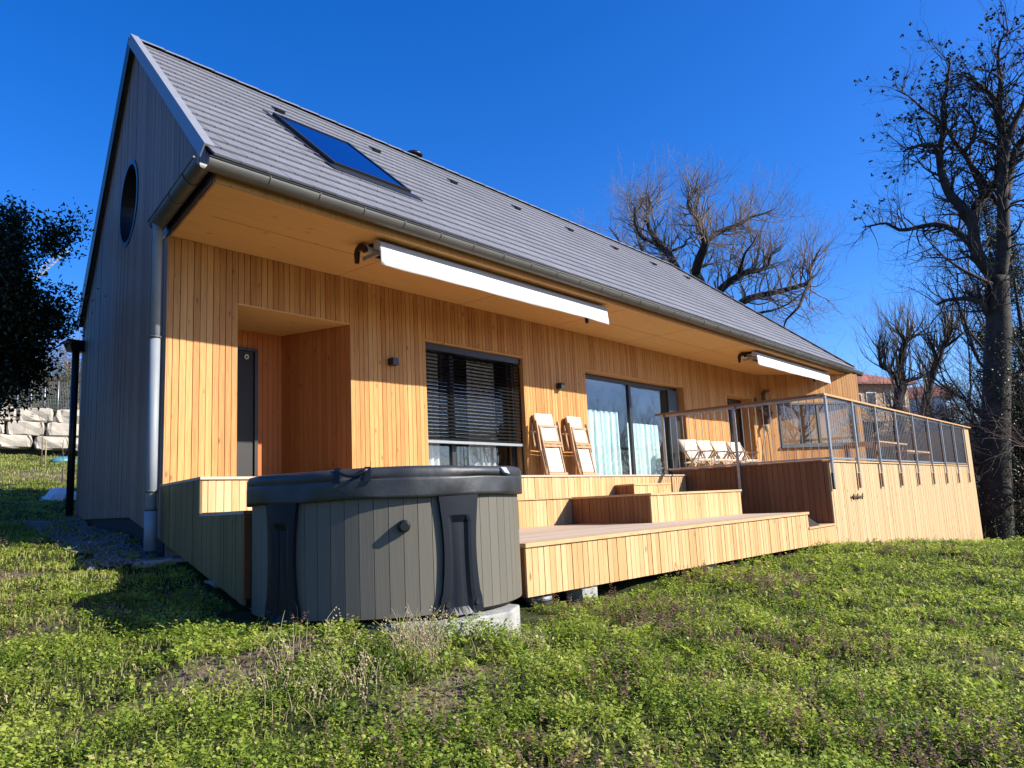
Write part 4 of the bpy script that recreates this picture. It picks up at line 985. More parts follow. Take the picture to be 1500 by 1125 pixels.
def traced_tree(name, label, D, limbs, base, twigP, nper, L0, group=None, bark='bark', seed=1, dvar=2.5, tips=None, trunk_r=None):
    rr = random.Random(seed); root = empty(name, base, label, 'tree', group)
    tk = MB(); cr_ = MB()
    for li, (pl_, r0, r1) in enumerate(limbs):
        off = rr.uniform(-dvar, dvar) if li else 0; m = len(pl_)
        pts = [at(px, py, D + off*min(1, i/2)) for i, (px, py) in enumerate(pl_)]
        sm = limb(tk, pts, r0, r1)
        tot = len(sm)
        if li == 0 and trunk_r: continue
        for i in range(1, tot):
            for _ in range(nper if i > 1 else nper//2):
                a = rr.uniform(0, 2*math.pi); base_d = (sm[i]-sm[i-1]).normalized()
                s = base_d.cross(Vector((math.cos(a), math.sin(a), .2))).normalized()
                rad = r0+(r1-r0)*i/tot
                grow(cr_, sm[i].lerp(sm[i-1], rr.random()), s + base_d*.4 + Vector((0,0,twigP.get('lift0', .5))), L0*rr.uniform(.5, 1.1), max(min(rad*.40, .05), twigP.get('rmin', .014)), len(twigP['kids']), rr, twigP, tips)
    tk.build('trunk', M[bark], root); cr_.build('crown', M[twigP.get('mat', bark)], root)
    return root
# large bare tree at the right edge
BT = at(1462, 800, 31)
big = [([(1462,815),(1460,740),(1458,660),(1460,560),(1463,480),(1461,435),(1462,405)], .52, .34),
 ([(1462,415),(1446,393),(1431,372),(1426,345),(1425,325),(1408,303),(1392,286),(1382,262),(1378,247),(1376,223),(1380,203),(1384,184),(1380,160),(1386,135),(1388,118),(1392,86)], .25, .035),
 ([(1378,235),(1369,214),(1352,212),(1337,216),(1322,222)], .10, .03),
 ([(1425,325),(1430,305),(1443,286),(1458,268),(1470,251),(1463,232),(1466,205),(1474,180),(1486,160)], .20, .04),
 ([(1431,372),(1418,352),(1404,341),(1385,331),(1365,329),(1340,334),(1318,337),(1298,327),(1280,330),(1263,333)], .16, .02),
 ([(1455,470),(1447,458),(1440,445),(1431,440),(1415,437),(1404,438),(1385,440),(1372,447)], .15, .04),
 ([(1462,415),(1470,370),(1470,330),(1470,294),(1468,260),(1472,225),(1474,208),(1462,176),(1459,149),(1445,133),(1431,122),(1415,112),(1400,108)], .24, .03),
 ([(1462,176),(1464,145),(1466,118),(1462,90),(1465,60),(1478,45)], .12, .02),
 ([(1470,294),(1478,255),(1486,225),(1500,205),(1520,190)], .20, .06),
 ([(1474,208),(1486,180),(1500,149),(1510,110),(1505,70)], .12, .03),
 ([(1443,286),(1432,262),(1423,243),(1412,223),(1398,208),(1388,190),(1370,172),(1350,158),(1330,140),(1312,132)], .14, .02),
 ([(1423,243),(1440,262),(1451,282),(1462,300),(1470,309)], .08, .08),
 ([(1412,223),(1425,205),(1428,185),(1418,165),(1405,150)], .08, .02),
 ([(1462,420),(1440,410),(1410,395),(1385,378),(1360,352)], .07, .02)]
tips = []
TP = {'kids': [2, 3], 'wob': .22, 'up': .06, 'spread': 1.0, 'lift': .12, 'rk': .62, 'lift0': .35, 'rmin': .022}
bt_ = traced_tree('bare_tree', 'tall bare tree with seed clusters towering at the right edge', 31, big, BT, TP, 2, 1.3, seed=11, tips=tips, trunk_r=1)
sd = MB(); rr = random.Random(5)
for p in tips:
    if p.z > 11 and rr.random() < .18:
        c0 = p
        for k_ in range(6):
            q = c0 + Vector((rr.gauss(0,.04), rr.gauss(0,.04), rr.gauss(-.01,.04))); e = Vector((rr.gauss(0,1), rr.gauss(0,1), rr.gauss(0,1))).normalized()*.055; f_ = e.cross(Vector((rr.gauss(0,1), rr.gauss(0,1), 1))).normalized()*.045
            sd.add([q-e, q+f_, q+e, q-f_], [(0,1,2,3)])
sd.build('seed_clusters', M['seed'], bt_)
# pollarded tree behind the roof
pol = [([(1052,640),(1050,560),(1046,500),(1040,470),(1030,430),(1018,402)], 0.540, 0.303),
 ([(1040,470),(1010,420),(992,396),(980,372),(970,362),(952,338),(948,315),(952,296),(946,282)], 0.259, 0.033),
 ([(972,365),(950,352),(938,346),(930,325),(930,305),(924,296)], 0.094, 0.022),
 ([(992,396),(970,380),(945,375),(915,365),(905,350),(892,333)], 0.130, 0.022),
 ([(945,378),(936,352),(930,330),(928,316),(935,302)], 0.115, 0.028),
 ([(975,372),(990,365),(1002,360),(1006,352),(1014,346)], 0.086, 0.022),
 ([(1018,402),(1025,378),(1034,355),(1028,335),(1020,318),(1008,302),(1012,288),(1025,274)], 0.259, 0.039),
 ([(1034,355),(1050,342),(1068,334),(1085,328),(1100,318),(1122,312),(1135,305)], 0.158, 0.022),
 ([(1022,390),(1036,386),(1044,372),(1047,355)], 0.058, 0.017),
 ([(1045,440),(1060,420),(1080,405),(1098,398),(1112,396),(1125,388),(1130,372),(1145,360)], 0.216, 0.028),
 ([(1080,405),(1086,388),(1092,370),(1104,355),(1110,340)], 0.094, 0.017),
 ([(1060,470),(1088,442),(1110,434),(1140,427),(1168,420),(1188,411),(1185,396),(1192,382),(1204,360)], 0.202, 0.022),
 ([(1188,411),(1178,430),(1170,450),(1152,468),(1148,482)], 0.086, 0.033),
 ([(1100,460),(1130,455),(1155,445),(1172,432)], 0.072, 0.017)]
TP2 = {'kids': [3, 3], 'wob': .15, 'up': .07, 'spread': .9, 'lift': .22, 'rk': .62, 'lift0': .45, 'mat': 'bark3', 'rmin': .011}
traced_tree('pollard_tree', 'broad bare pollarded tree with dense shoots rising behind the roof', 38, pol, at(1052,700,38), TP2, 3, 1.65, seed=21, dvar=2, trunk_r=1)
# two smaller pollards right of the house
TP3 = {'kids': [2, 2], 'wob': .10, 'up': .12, 'spread': .7, 'lift': .35, 'rk': .6, 'lift0': .9, 'mat': 'bark2', 'rmin': .010}
traced_tree('small_pollard', 'small mossy pollard leaning left between neighbour house and thicket', 42,
  [([(1316,640),(1316,590),(1318,553),(1321,521),(1327,499),(1341,491)], .26, .11), ([(1317,560),(1302,542),(1291,537),(1289,524),(1286,505)], .14, .05), ([(1320,560),(1335,556),(1348,553),(1358,548)], .12, .04), ([(1327,499),(1318,490),(1312,478)], .09, .04)],
  at(1316,690,42), TP3, 4, 1.4, 'small pollards beyond the terrace', seed=31, dvar=1)
traced_tree('small_pollard', 'small pollard with a forked trunk leaning right before the thicket', 40,
  [([(1352,640),(1355,602),(1362,560),(1373,531),(1380,510),(1390,490),(1398,475)], .23, .08), ([(1373,531),(1366,508),(1358,490)], .11, .04), ([(1380,510),(1396,500),(1410,488)], .09, .04)],
  at(1352,690,40), TP3, 4, 1.4, 'small pollards beyond the terrace', seed=33, dvar=1)

def free_tree(name, x, y, h, label, group=None, seed=1, r=.3, P=None, bark='bark', lean=(0,0)):
    rr = random.Random(seed); z = gz(x, y)-.3; root = empty(name, (x, y, z), label, 'tree', group); tk = MB(); cr_ = MB()
    P = P or {'kids': [3, 3, 3], 'wob': .16, 'up': .10, 'spread': .9, 'lift': .2, 'rk': .6}
    n = 7; pts = [Vector((x, y, z))]; d = Vector((lean[0], lean[1], 1)).normalized()
    for i in range(n): d = (d + Vector((rr.gauss(0,.10), rr.gauss(0,.10), .05))).normalized(); pts.append(pts[-1] + d*h*.62/n)
    rads = [r*(1-.6*i/n) for i in range(n+1)]; tk.tube(pts, rads, 9, True)
    for i in range(2, n+1):
        for _ in range(3 if i < n else 5):
            a = rr.uniform(0, 2*math.pi); grow(cr_, pts[i].lerp(pts[i-1], rr.random()*.8), Vector((math.cos(a), math.sin(a), rr.uniform(.3, 1.3))), h*rr.uniform(.16, .30), rads[i]*.5, len(P['kids']), rr, P)
    tk.build('trunk', M[bark], root); cr_.build('crown', M[bark], root); return root
# woods in the ravine at the right
wl = [(35.5,3.6,15,.42,'dark straight tree behind the big bare tree at the picture edge'), (37,6.6,8,.22,'thin ravine tree standing right behind the terrace end'),
      (41,4.7,14,.30,'tall ravine tree deep behind the big bare trunk'), (43,8.6,7,.18,'slim ravine tree above the far end of the railing'), (46,6.4,9,.22,'distant ravine tree right of the thicket'), (38,2.8,15,.34,'dark ravine tree at the outer edge of the woods')]
for i, (x, y, h, r, lb_) in enumerate(wl): free_tree('ravine_tree', x, y, h, lb_, 'trees in the ravine', 50+i, r)
# trees on the near slope opposite the house (seen mirrored in the glass)
for i, (x, y, h) in enumerate(((46,-14,15), (54,-20,18), (61,-11,16), (58,-30,17), (40,-30,14), (70,-22,18), (66,-40,18), (50,-42,16), (20,-34,14), (12,-38,15), (27,-37,15), (34,-44,17))):
    free_tree('opposite_tree', x, y, h, 'bare tree on the slope facing the house, mirrored in the sliding glass', 'bare trees facing the house', 70+i, .38)

# leafy things ------------------------------------------------------
def leafmat(name, stops, trans=.35, rough=.5, attr='tint'):
    m, n, b = mat(name); L = n.links.new
    a = N(n, 'ShaderNodeAttribute', attribute_name=attr); r = ramp(n, stops); L(a.outputs['Fac'], r.inputs[0])
    L(r.outputs[0], b.inputs['Base Color']); b.inputs['Roughness'].default_value = rough; b.inputs['Specular IOR Level'].default_value = .35
    t = N(n, 'ShaderNodeBsdfTranslucent'); hs_ = N(n, 'ShaderNodeHueSaturation'); hs_.inputs['Value'].default_value = 1.5; hs_.inputs['Hue'].default_value = .49
    L(r.outputs[0], hs_.inputs['Color']); L(hs_.outputs[0], t.inputs[0])
    mx = N(n, 'ShaderNodeMixShader'); mx.inputs[0].default_value = trans; o = n.nodes['Material Output']
    L(b.outputs[0], mx.inputs[1]); L(t.outputs[0], mx.inputs[2]); L(mx.outputs[0], o.inputs[0]); return m
def fast_mesh(name, V, nper, tint, m, parent=None, off=None):
    """V: (k*nper,3) vertices, every nper consecutive ones form one face"""
    k = len(V)//nper; me = bpy.data.meshes.new(name)
    if parent is not None: V = V - np.array(parent.location)
    me.vertices.add(len(V)); me.vertices.foreach_set('co', V.astype(np.float32).ravel())
    me.loops.add(k*nper); me.loops.foreach_set('vertex_index', np.arange(k*nper, dtype=np.int32))
    me.polygons.add(k); me.polygons.foreach_set('loop_start', (np.arange(k)*nper).astype(np.int32)); me.polygons.foreach_set('loop_total', np.full(k, nper, np.int32))
    a = me.attributes.new('tint', 'FLOAT', 'FACE'); a.data.foreach_set('value', tint.astype(np.float32))
    me.update(calc_edges=True); me.materials.append(m)
    o = bpy.data.objects.new(name, me); C.objects.link(o)
    if parent is not None: o.parent = parent
    return o
def kites(P, T, Nn, ln, wd, bend=.15):
    """leaf quads: base P, direction T (unit), normal-ish Nn, length, width"""
    B = np.cross(T, Nn); B /= np.linalg.norm(B, axis=1)[:, None]+1e-9; Nn = np.cross(B, T)
    ln = ln[:, None]; wd = wd[:, None]
    v = np.stack([P, P + T*ln*.45 + B*wd*.5 + Nn*ln*bend, P + T*ln, P + T*ln*.45 - B*wd*.5 + Nn*ln*bend], 1)
    return v.reshape(-1, 3)
rg = np.random.default_rng(3)
def unit(a): return a/(np.linalg.norm(a, axis=1)[:, None]+1e-9)
M['leaf_dark'] = leafmat('dark_evergreen_leaf', [(0, (.008,.014,.007)), (.6, (.022,.036,.014)), (1, (.05,.07,.022))], .12, .45)
M['leaf_shrub'] = leafmat('olive_shrub_leaf', [(0, (.035,.045,.018)), (.6, (.08,.09,.035)), (1, (.14,.13,.06))], .25)
M['leaf_brown'] = leafmat('brown_bramble_leaf', [(0, (.05,.03,.02)), (.6, (.12,.07,.045)), (1, (.17,.14,.07))], .2)
M['leaf_conifer'] = leafmat('conifer_needles', [(0, (.010,.018,.008)), (1, (.035,.055,.02))], .1)
def leaf_cloud(name, parent, blobs, n, ln, m, seed=1, flat=.0):
    rr = np.random.default_rng(seed); bl_ = np.array(blobs); w = (bl_[:, 3]**2); w /= w.sum()
    # sprig centres near blob surfaces, leaves around sprigs
    ns = n//14; k = rr.choice(len(bl_), ns, p=w); d = unit(rr.normal(size=(ns, 3))); rad = rr.uniform(.35, 1.08, ns)**.6
    sz = bl_[k, 4] if bl_.shape[1] > 4 else np.ones(ns)
    c = bl_[k, :3] + d*np.stack([bl_[k,3]*rad, bl_[k,3]*rad, bl_[k,3]*rad*sz], 1)
    P = np.repeat(c, 14, 0) + rr.normal(size=(ns*14, 3))*ln*1.8
    T = unit(np.repeat(d, 14, 0)*.6 + rr.normal(size=(ns*14, 3))*.8); Nn = unit(rr.normal(size=(ns*14, 3))+np.array([0,0,.6]))
    L_ = ln*rr.uniform(.6, 1.3, ns*14); V = kites(P, T, Nn, L_, L_*.5)
    tint = np.clip(np.repeat(rr.uniform(0, 1, ns), 14)*.6 + rr.uniform(0, .4, ns*14), 0, 1)
    return fast_mesh(name, V, 4, tint, m, parent)
# dark evergreen at the left edge
eb = at(-85, 760, 13.6); ev = empty('evergreen_tree', (eb.x, eb.y, gz(eb.x, eb.y)-.1), 'dark evergreen tree in the shade at the left edge', 'tree')
tk = MB(); tt = [Vector((eb.x, eb.y, gz(eb.x, eb.y)-.1)), at(-80,600,13.6), at(-60,520,13.6), at(-50,430,13.6), at(-45,350,13.6)]; limb(tk, tt, .20, .05)
blobs = []
for (px, py, rpx) in ((-60,430,70),(0,400,48),(-10,470,60),(40,430,36),(48,485,36),(25,530,36),(-30,550,44),(72,460,26),(20,360,30),(48,370,20),(-20,350,30),(75,520,22),(60,555,24),(10,580,26),(90,455,13),(88,485,12),(-80,500,70),(-90,380,60)):
    p = at(px-28, py, 13.6 + rnd.uniform(-.7,.7)); blobs.append((p.x, p.y, p.z, rpx/1125*13.6*.86, 1))
    if rpx > 20: limb(tk, [tt[2].lerp(tt[3], rnd.random()), p.lerp(tt[2], .5)+Vector((0,0,.1)), p], .05, .01)
for pl_ in ([(35,365),(72,352),(88,343),(105,330)], [(15,350),(20,330),(26,314)], [(65,472),(84,458),(100,442)], [(20,340),(8,330),(0,322)], [(60,372),(75,360),(92,356)], [(60,484),(80,480),(96,476)]):
    pts = [at(px, py, 13.5) for px, py in pl_]; limb(tk, pts, .018, .006)
    for i, p in enumerate(pts[1:]):
        for _ in range(2): blobs.append((p.x+rnd.gauss(0,.02), p.y, p.z+rnd.gauss(0,.03), .075, 1))
tk.build('trunk', M['bark'], ev)
leaf_cloud('crown', ev, blobs, 68000, .075, M['leaf_dark'], 4)
# dark conifers right
def conifer(x, y, h, r, label, seed, n=26000):
    z = gz(x, y)-.3; root = empty('conifer', (x, y, z), label, 'tree', 'dark conifers on the right'); t = MB(); t.tube([(x,y,z),(x,y,z+h*.98)], [.22,.02], 8); rr = random.Random(seed); bl_ = []
    for i in range(60):
        f = rr.uniform(.08, 1); zz = z + h*f; R = r*(1.05-f)**.8; a = rr.uniform(0, 6.28); q = rr.uniform(.3, 1); p = Vector((x+R*q*math.cos(a), y+R*q*math.sin(a), zz-.15*R*q)); t.tube([(x,y,zz), p], [.03,.008], 4, False)
        bl_.append((p.x, p.y, p.z, .28+.30*(1-f), .5))
    t.build('trunk', M['bark'], root); leaf_cloud('crown', root, bl_, n, .10, M['leaf_conifer'], seed)
p = at(1500, 700, 37); conifer(p.x, p.y, 17, 2.9, 'tall dark conifer behind the big bare tree at the right edge', 91, 42000)
p = at(1408, 700, 47); conifer(p.x, p.y, 11.5, 2.4, 'shorter dark green conifer above the thicket', 92)
p = at(1530, 700, 34); conifer(p.x, p.y, 14, 2.6, 'dark conifer partly outside the right edge', 93)
# bramble thicket: tangled stems + brown leaves
th = MB(); rr = random.Random(8)
for i in range(900):
    u = rr.random(); x = 29 + 15*rr.random(); y = rr.uniform(2.0, 15) if x > 31 else rr.uniform(5, 14)
    if i > 520: a_ = R_(rr.uniform(66, 75)); q_ = rr.uniform(34, 46); x, y = q_*math.sin(a_), q_*math.cos(a_); z = gz(x, y)-.2
    if x < 30 and y < 6: continue
    d = Vector((rr.gauss(0,.35), rr.gauss(0,.35), 1)); H = rr.uniform(2.5, 6.5)
    grow(th, (x, y, z), d, H*.5, rr.uniform(.012,.035), 2, rr, {'kids': [3, 3], 'wob': .28, 'up': .0, 'spread': 1.1, 'lift': .05, 'rk': .65})
tho = th.build('bramble_thicket', M['twig']); tag(tho, 'tangled leafless bramble thicket filling the ravine', 'undergrowth', kind='stuff')
bl_ = []
for i in range(230):
    x = rr.uniform(29.5, 46); y = rr.uniform(1.5, 15); bl_.append((x, y, gz(x, y)+rr.uniform(.2, 2.9), rr.uniform(.3, .8), .7))
o = leaf_cloud('ravine_undergrowth', None, bl_, 60000, .09, M['leaf_brown'], 6); tag(o, 'dark brown and green undergrowth among the ravine trunks', 'undergrowth', kind='stuff')
# ivy on the big trunk
bl_ = []
for (px, py) in ((1462,560),(1468,600),(1455,640),(1470,680),(1450,700),(1462,740),(1475,520),(1440,770),(1470,770)):
    p = at(px, py, 30.7); bl_.append((p.x, p.y, p.z, .55, 1.2))
leaf_cloud('ivy', bt_, bl_, 4500, .08, M['leaf_dark'], 12)
# shrubs behind the stone wall and hedge
def shrub(x, y, r, h, m, label, seed, n=5000, ln=.07):
    z = gz(x, y); root = empty('shrub', (x, y, z), label, 'shrub', 'shrubs above the stone wall'); rr = random.Random(seed); t = MB()
    for i in range(9): grow(t, (x+rr.gauss(0,.2), y+rr.gauss(0,.2), z-.1), (rr.gauss(0,.4), rr.gauss(0,.4), 1), h*.6, .02, 2, rr, {'kids': [3,3], 'wob': .2, 'up': .05})
    t.build('stems', M['bark2'], root)
    if m: leaf_cloud('foliage', root, [(x+rr.gauss(0,r*.4), y+rr.gauss(0,r*.4), z+h*rr.uniform(.3,.9), r*rr.uniform(.3,.6)) + (1,) for _ in range(8)], n, ln, m, seed)

# ------------------------------------------------------------------ stone wall, fence, yard things at the left
D0 = 32.0
def wl_pt(px, py, dd=0): return at(px, py, D0+dd)
sw = empty('stone_wall', tuple(wl_pt(60, 655)), 'retaining wall of big pale limestone blocks on the rise behind the house', 'wall')
rows = [((600,636),[( -60,-5),( -3,24),(26,79),(81,150)]), ((620,642),[(-60,-30),(-28,7),(9,66),(67,120),(122,170)]), ((638,657),[(-60,-12),(-10,48),(50,102),(103,160)])]
rowz = [(600,619),(620,639),(640,658)]
for ri, (ya_, yb2) in enumerate(rowz):
    for (xa_, xb_) in rows[ri][1]:
        bmx = MB(); rr = random.Random(int(xa_*7+ri*31+500))
        tl = wl_pt(xa_, ya_+.045*(60-xa_)*-1*.9, 0); c0 = (wl_pt((xa_+xb_)/2, (ya_+yb2)/2 + .04*((xa_+xb_)/2-60)))
        wv = (wl_pt(xb_, 640)-wl_pt(xa_, 640)); wv.z = 0; wv *= .985; ww_ = wv.length/2; hh = (yb2-ya_)/1125*D0/2*1.0; wd = wv.normalized(); nd = Vector((wd.y, -wd.x, 0))
        nu_, nv = 10, 6; vs = []
        def sgp(v, e): return math.copysign(abs(v)**e, v)
        for i in range(nv+1):
            ph = math.pi*i/nv - math.pi/2
            for j in range(nu_*2):
                t = math.pi*j/nu_; cx_ = sgp(math.cos(ph), .35)*sgp(math.cos(t), .3); cy_ = sgp(math.cos(ph), .35)*sgp(math.sin(t), .3); cz_ = sgp(math.sin(ph), .4)
                k_ = 1 + rr.uniform(-.05, .05)
                vs.append(c0 + wd*cx_*ww_*k_ + nd*cy_*.42*(1+rr.uniform(-.12,.12)) + Vector((0,0,cz_*hh*(1+rr.uniform(-.06,.06)))))
        q = nu_*2; bmx.add(vs, [(i*q+j, i*q+(j+1)%q, (i+1)*q+(j+1)%q, (i+1)*q+j) for i in range(nv) for j in range(q)], False)
        bmx.build('stone_block', M['stone'], sw)
fill = MB(); a_, b_ = wl_pt(-70, 640, .9), wl_pt(180, 640, .9); zt_ = wl_pt(60, 606).z
fill.hexa([(a_.x,a_.y,1),(b_.x,b_.y,1),(b_.x+.3,b_.y+1.2,1),(a_.x+.3,a_.y+1.2,1)], [(a_.x,a_.y,zt_),(b_.x,b_.y,zt_),(b_.x+.3,b_.y+1.2,zt_),(a_.x+.3,a_.y+1.2,zt_)]); fill.build('backfill', M['gravel'], sw)
# mesh fence above the wall
fn = empty('wire_fence', tuple(wl_pt(60, 605, 1.3)), 'pale wire mesh fence on top of the stone wall', 'fence')
pa, pb = wl_pt(-60, 597, 1.5), wl_pt(160, 605, 1.5); q = MB(); q2 = MB()
for i in range(12):
    p = pa.lerp(pb, i/11); p2 = MB(); p2.tube([p - Vector((0,0,.3)), p + Vector((0,0,1.15))], .025, 6); p2.build('post', M['steel'], fn)
for i in range(90):
    p = pa.lerp(pb, i/89); q.tube([p, p + Vector((0,0,1.1))], .0045, 3, False)
for i in range(9): q.tube([pa+Vector((0,0,.02+.135*i)), pb+Vector((0,0,.02+.135*i))], .0045, 3, False)
q.build('mesh_panel', M['steel'], fn)
for i, (px, D, r, h, mm, lb_) in enumerate(((15,36,1.3,2.3,'leaf_shrub','olive shrub behind the wire fence near the left edge'), (48,38,1.2,2.6,'leaf_shrub','olive shrub in the middle behind the wire fence'), (76,36.5,1.0,1.8,'leaf_shrub','low green shrub behind the fence beside the house corner'), (95,37,1.3,2.7,'leaf_shrub','shrub behind the fence hidden partly by the gable'), (-15,37,1.4,2.6,'leaf_shrub','shrub behind the fence under the evergreen crown'), (112,40,1.5,3.2,'leaf_shrub','taller shrub above the fence nearest the gable'))):
    p = at(px, 600, D); z_save = gz; shrub(p.x, p.y, r, h, M[mm], lb_, 120+i)
for i, (px, D, h) in enumerate(((96,43,5.2), (60,46,5.6), (118,44,6.2), (20,45,5.5), (84,48,5.8))):
    p = at(px, 600, D); free_tree('thin_tree', p.x, p.y, h, ('slim bare tree above the fence', 'bare tree behind the evergreen', 'leafless tree next to the gable edge', 'bare tree at the far left', 'small leafless tree far behind the fence')[i], 'thin bare trees behind the fence', 130+i, .10, {'kids': [3,3], 'wob': .14, 'up': .12, 'spread': .8, 'lift': .3, 'rk': .6}, 'bark2')
# saplings with stakes
for (px, py0, py1, D, lb_) in ((60, 674, 611, 27, 'thin staked sapling in the yard before the stone wall'), (91, 703, 650, 22, 'short white-stemmed sapling in the yard')):
    p = at(px, py0, D); g0 = gz(p.x, p.y); r = empty('sapling', (p.x, p.y, g0), lb_, 'sapling'); t = at(px, py1, D)
    H = (py0-py1)/1125*D*1.02; q = MB(); q.tube([(p.x,p.y,g0-.1),(p.x+.02,p.y,g0+H*.5),(p.x-.03,p.y,g0+H)], [.022,.015,.007], 6); 
    for k_ in range(5): grow(q, (p.x,p.y,g0+H*(.5+.1*k_)), (rnd.gauss(0,.5),rnd.gauss(0,.5),1), H*.22, .006, 1, rnd, {'kids': [2], 'wob': .15})
    q.build('stem', M['bark2'], r); MB().tube([(p.x+.12,p.y,g0-.1),(p.x+.12,p.y,g0+H*.55)], .018, 6).build('stake', M['rope'], r)
p = at(86, 745, 19); z = gz(p.x, p.y); tp_ = MB(); vs = []; rr = random.Random(3)
for i in range(9):
    for j in range(9):
        u, v_ = i/8*2-1, j/8*2-1; h_ = max(0, 1-u*u)*max(0, 1-v_*v_); vs.append((p.x+.05+.38*u+rr.gauss(0,.02), p.y+.3*v_, z-.05+.30*h_**.7+rr.gauss(0,.02)))
tp_.add(vs, [(i*9+j, (i+1)*9+j, (i+1)*9+j+1, i*9+j+1) for i in range(8) for j in range(8)], False); tag(tp_.build('white_tarp', M['tarp']), 'crumpled white tarpaulin heap behind the rear downpipe', 'tarpaulin')
p = at(94, 655, 29); z = gz(p.x, p.y)
vt = MB(); vt.ell((p.x, p.y, z+.06), (.42,.25,.16), 12, 6, .05, random.Random(2)); tag(vt.build('plastic_sheet', M['teal']), 'teal plastic sheet at the foot of the stone wall', 'plastic sheet')
# gravel strip + paving by the gable
gs = MB(); n = 24; vs = []
for i in range(n+1):
    y = 8.0 + 6.8*i/n
    for dx in (-.02, -.42, -.85): x = gx(y) + dx*(1 if y > 9 else .8); vs.append((x, y, float(ground_z(x, y))+.035))
gs.add(vs, [(3*i+j, 3*i+j+1, 3*i+j+4, 3*i+j+3) for i in range(n) for j in range(2)]); tag(gs.build('gravel_strip', M['gravel']), 'grey gravel strip along the gable foot', kind='structure')
st_ = MB(); rr = random.Random(9)
for i in range(900):
    y = 8.0+6.6*rr.random()**1.5; x = gx(y) - rr.uniform(.03, .85); z = gz(x, y)+.04; s_ = rr.uniform(.012, .03); st_.ell((x, y, z), (s_, s_*.8, s_*.6), 5, 3, .2, rr)
tag(st_.build('loose_gravel', M['gravel']), 'loose grey stones by the downpipe foot', 'gravel', kind='stuff')
tag(MB().prism([(3.55,8.0),(4.2,7.95),(4.3,8.75),(3.7,8.8)], -.6, gz(3.9,8.3)+.05).build('drain_slab', M['concrete'], None, .01), 'small concrete slab under the front downpipe', 'slab')
# crane and wire
cr0, cr1 = at(58, 404, 190), at(101, 367, 190)
cn = empty('tower_crane', (at(40,700,190).x, at(40,700,190).y, 5), 'distant pale lattice crane jib above the evergreen', 'crane')
q = MB(); ax = (cr1-cr0).normalized(); upv = Vector((0,0,1)); sv = ax.cross(upv).normalized(); uv = sv.cross(ax); K = 16; j0 = cr0 - ax*6
Lj = (cr1-j0).length
rails = [(sv*.6, 0), (sv*-.6, 0), (uv*1.3, 0)]
for o_, _ in rails: q.tube([j0+o_, cr1+o_*.5], .11, 4, False)
for i in range(K):
    a_, b_ = j0+ax*Lj*i/K, j0+ax*Lj*(i+1)/K
    for (u_, _), (w_, _) in ((rails[0], rails[2]), (rails[2], rails[1]), (rails[1], rails[0])): q.tube([a_+u_, b_+w_], .07, 3, False)
q.build('jib', M['alu'], cn); q = MB(); q.tube([(j0.x, j0.y, -5), j0], .8, 4, False); q.build('mast', M['alu'], cn)
pw = MB(); a_, b_ = at(30, 400, 70), at(190, 441, 62); pw.tube([a_.lerp(b_, i/12) - Vector((0,0,.5*math.sin(math.pi*i/12))) for i in range(13)], .022, 4, False)
tag(pw.build('power_line', M['black']), 'thin overhead wire between evergreen and gable', 'wire')
# ------------------------------------------------------------------ neighbour house
nh = at(1290, 600, 62); nz = nh.z - 2.3
nb = empty('neighbour_house', (nh.x, nh.y, nz), 'ochre house with red tiled hip roof beyond the railing', 'house')
vd = Vector((nh.x, nh.y, 0)).normalized(); sdv = Vector((vd.y, -vd.x, 0)); fdir = (vd*-.72 + sdv*.69).normalized(); sdir = Vector((-fdir.y, fdir.x, 0))*-1
def nbp(u, w, z): return Vector((nh.x, nh.y, 0)) + sdir*u + fdir*w + Vector((0,0,nz+z))   # u along facade, w outwards
def nbox(mb, u0, u1, w0, w1, z0, z1): mb.hexa([nbp(u0,w0,z0), nbp(u1,w0,z0), nbp(u1,w1,z0), nbp(u0,w1,z0)], [nbp(u0,w0,z1), nbp(u1,w0,z1), nbp(u1,w1,z1), nbp(u0,w1,z1)])
q = MB(); nbox(q, -2.7, 2.7, -5, 0, -4, 4.3); q.build('wall', M['render_wall'], nb)
q = MB(); e = .5; vs = [nbp(-2.7-e,e,4.25), nbp(2.7+e,e,4.25), nbp(2.7+e,-5-e,4.25), nbp(-2.7-e,-5-e,4.25), nbp(0,-2.3,5.5), nbp(0,-3.7,5.5)]
vs2 = [v_ - Vector((0,0,.12)) for v_ in vs[:4]]
q.add(vs+vs2, [(0,1,4),(1,2,5,4),(2,3,5),(3,0,4,5),(0,6,7,1),(1,7,8,2),(2,8,9,3),(3,9,6,0),(6,9,8,7)]); q.build('roof', M['terracotta'], nb)
for u0, u1, z0, z1 in ((-2.4,-1.5,2.5,3.7), (-1.1,-.4,2.2,3.7), (.3,1.2,2.0,3.6), (1.6,2.3,2.0,3.5)):
    q = MB(); nbox(q, u0, u1, .005, .05, z0, z1); w_ = q.build('window', M['white'], nb); q = MB(); nbox(q, u0+.08, u1-.08, .052, .06, z0+.08, z1-.08); q.build('pane', M['anthracite'], w_)
q = MB(); nbox(q, -.2, 3, .06, 1.4, 1.3, 1.5); 
for u in (-.15, .9, 1.9, 2.95): nbox(q, u-.05, u+.05, 1.3, 1.4, 1.5, 2.4)
nbox(q, -.2, 3, 1.3, 1.4, 2.4, 2.5); q.build('balcony', M['rail_wood'], nb)
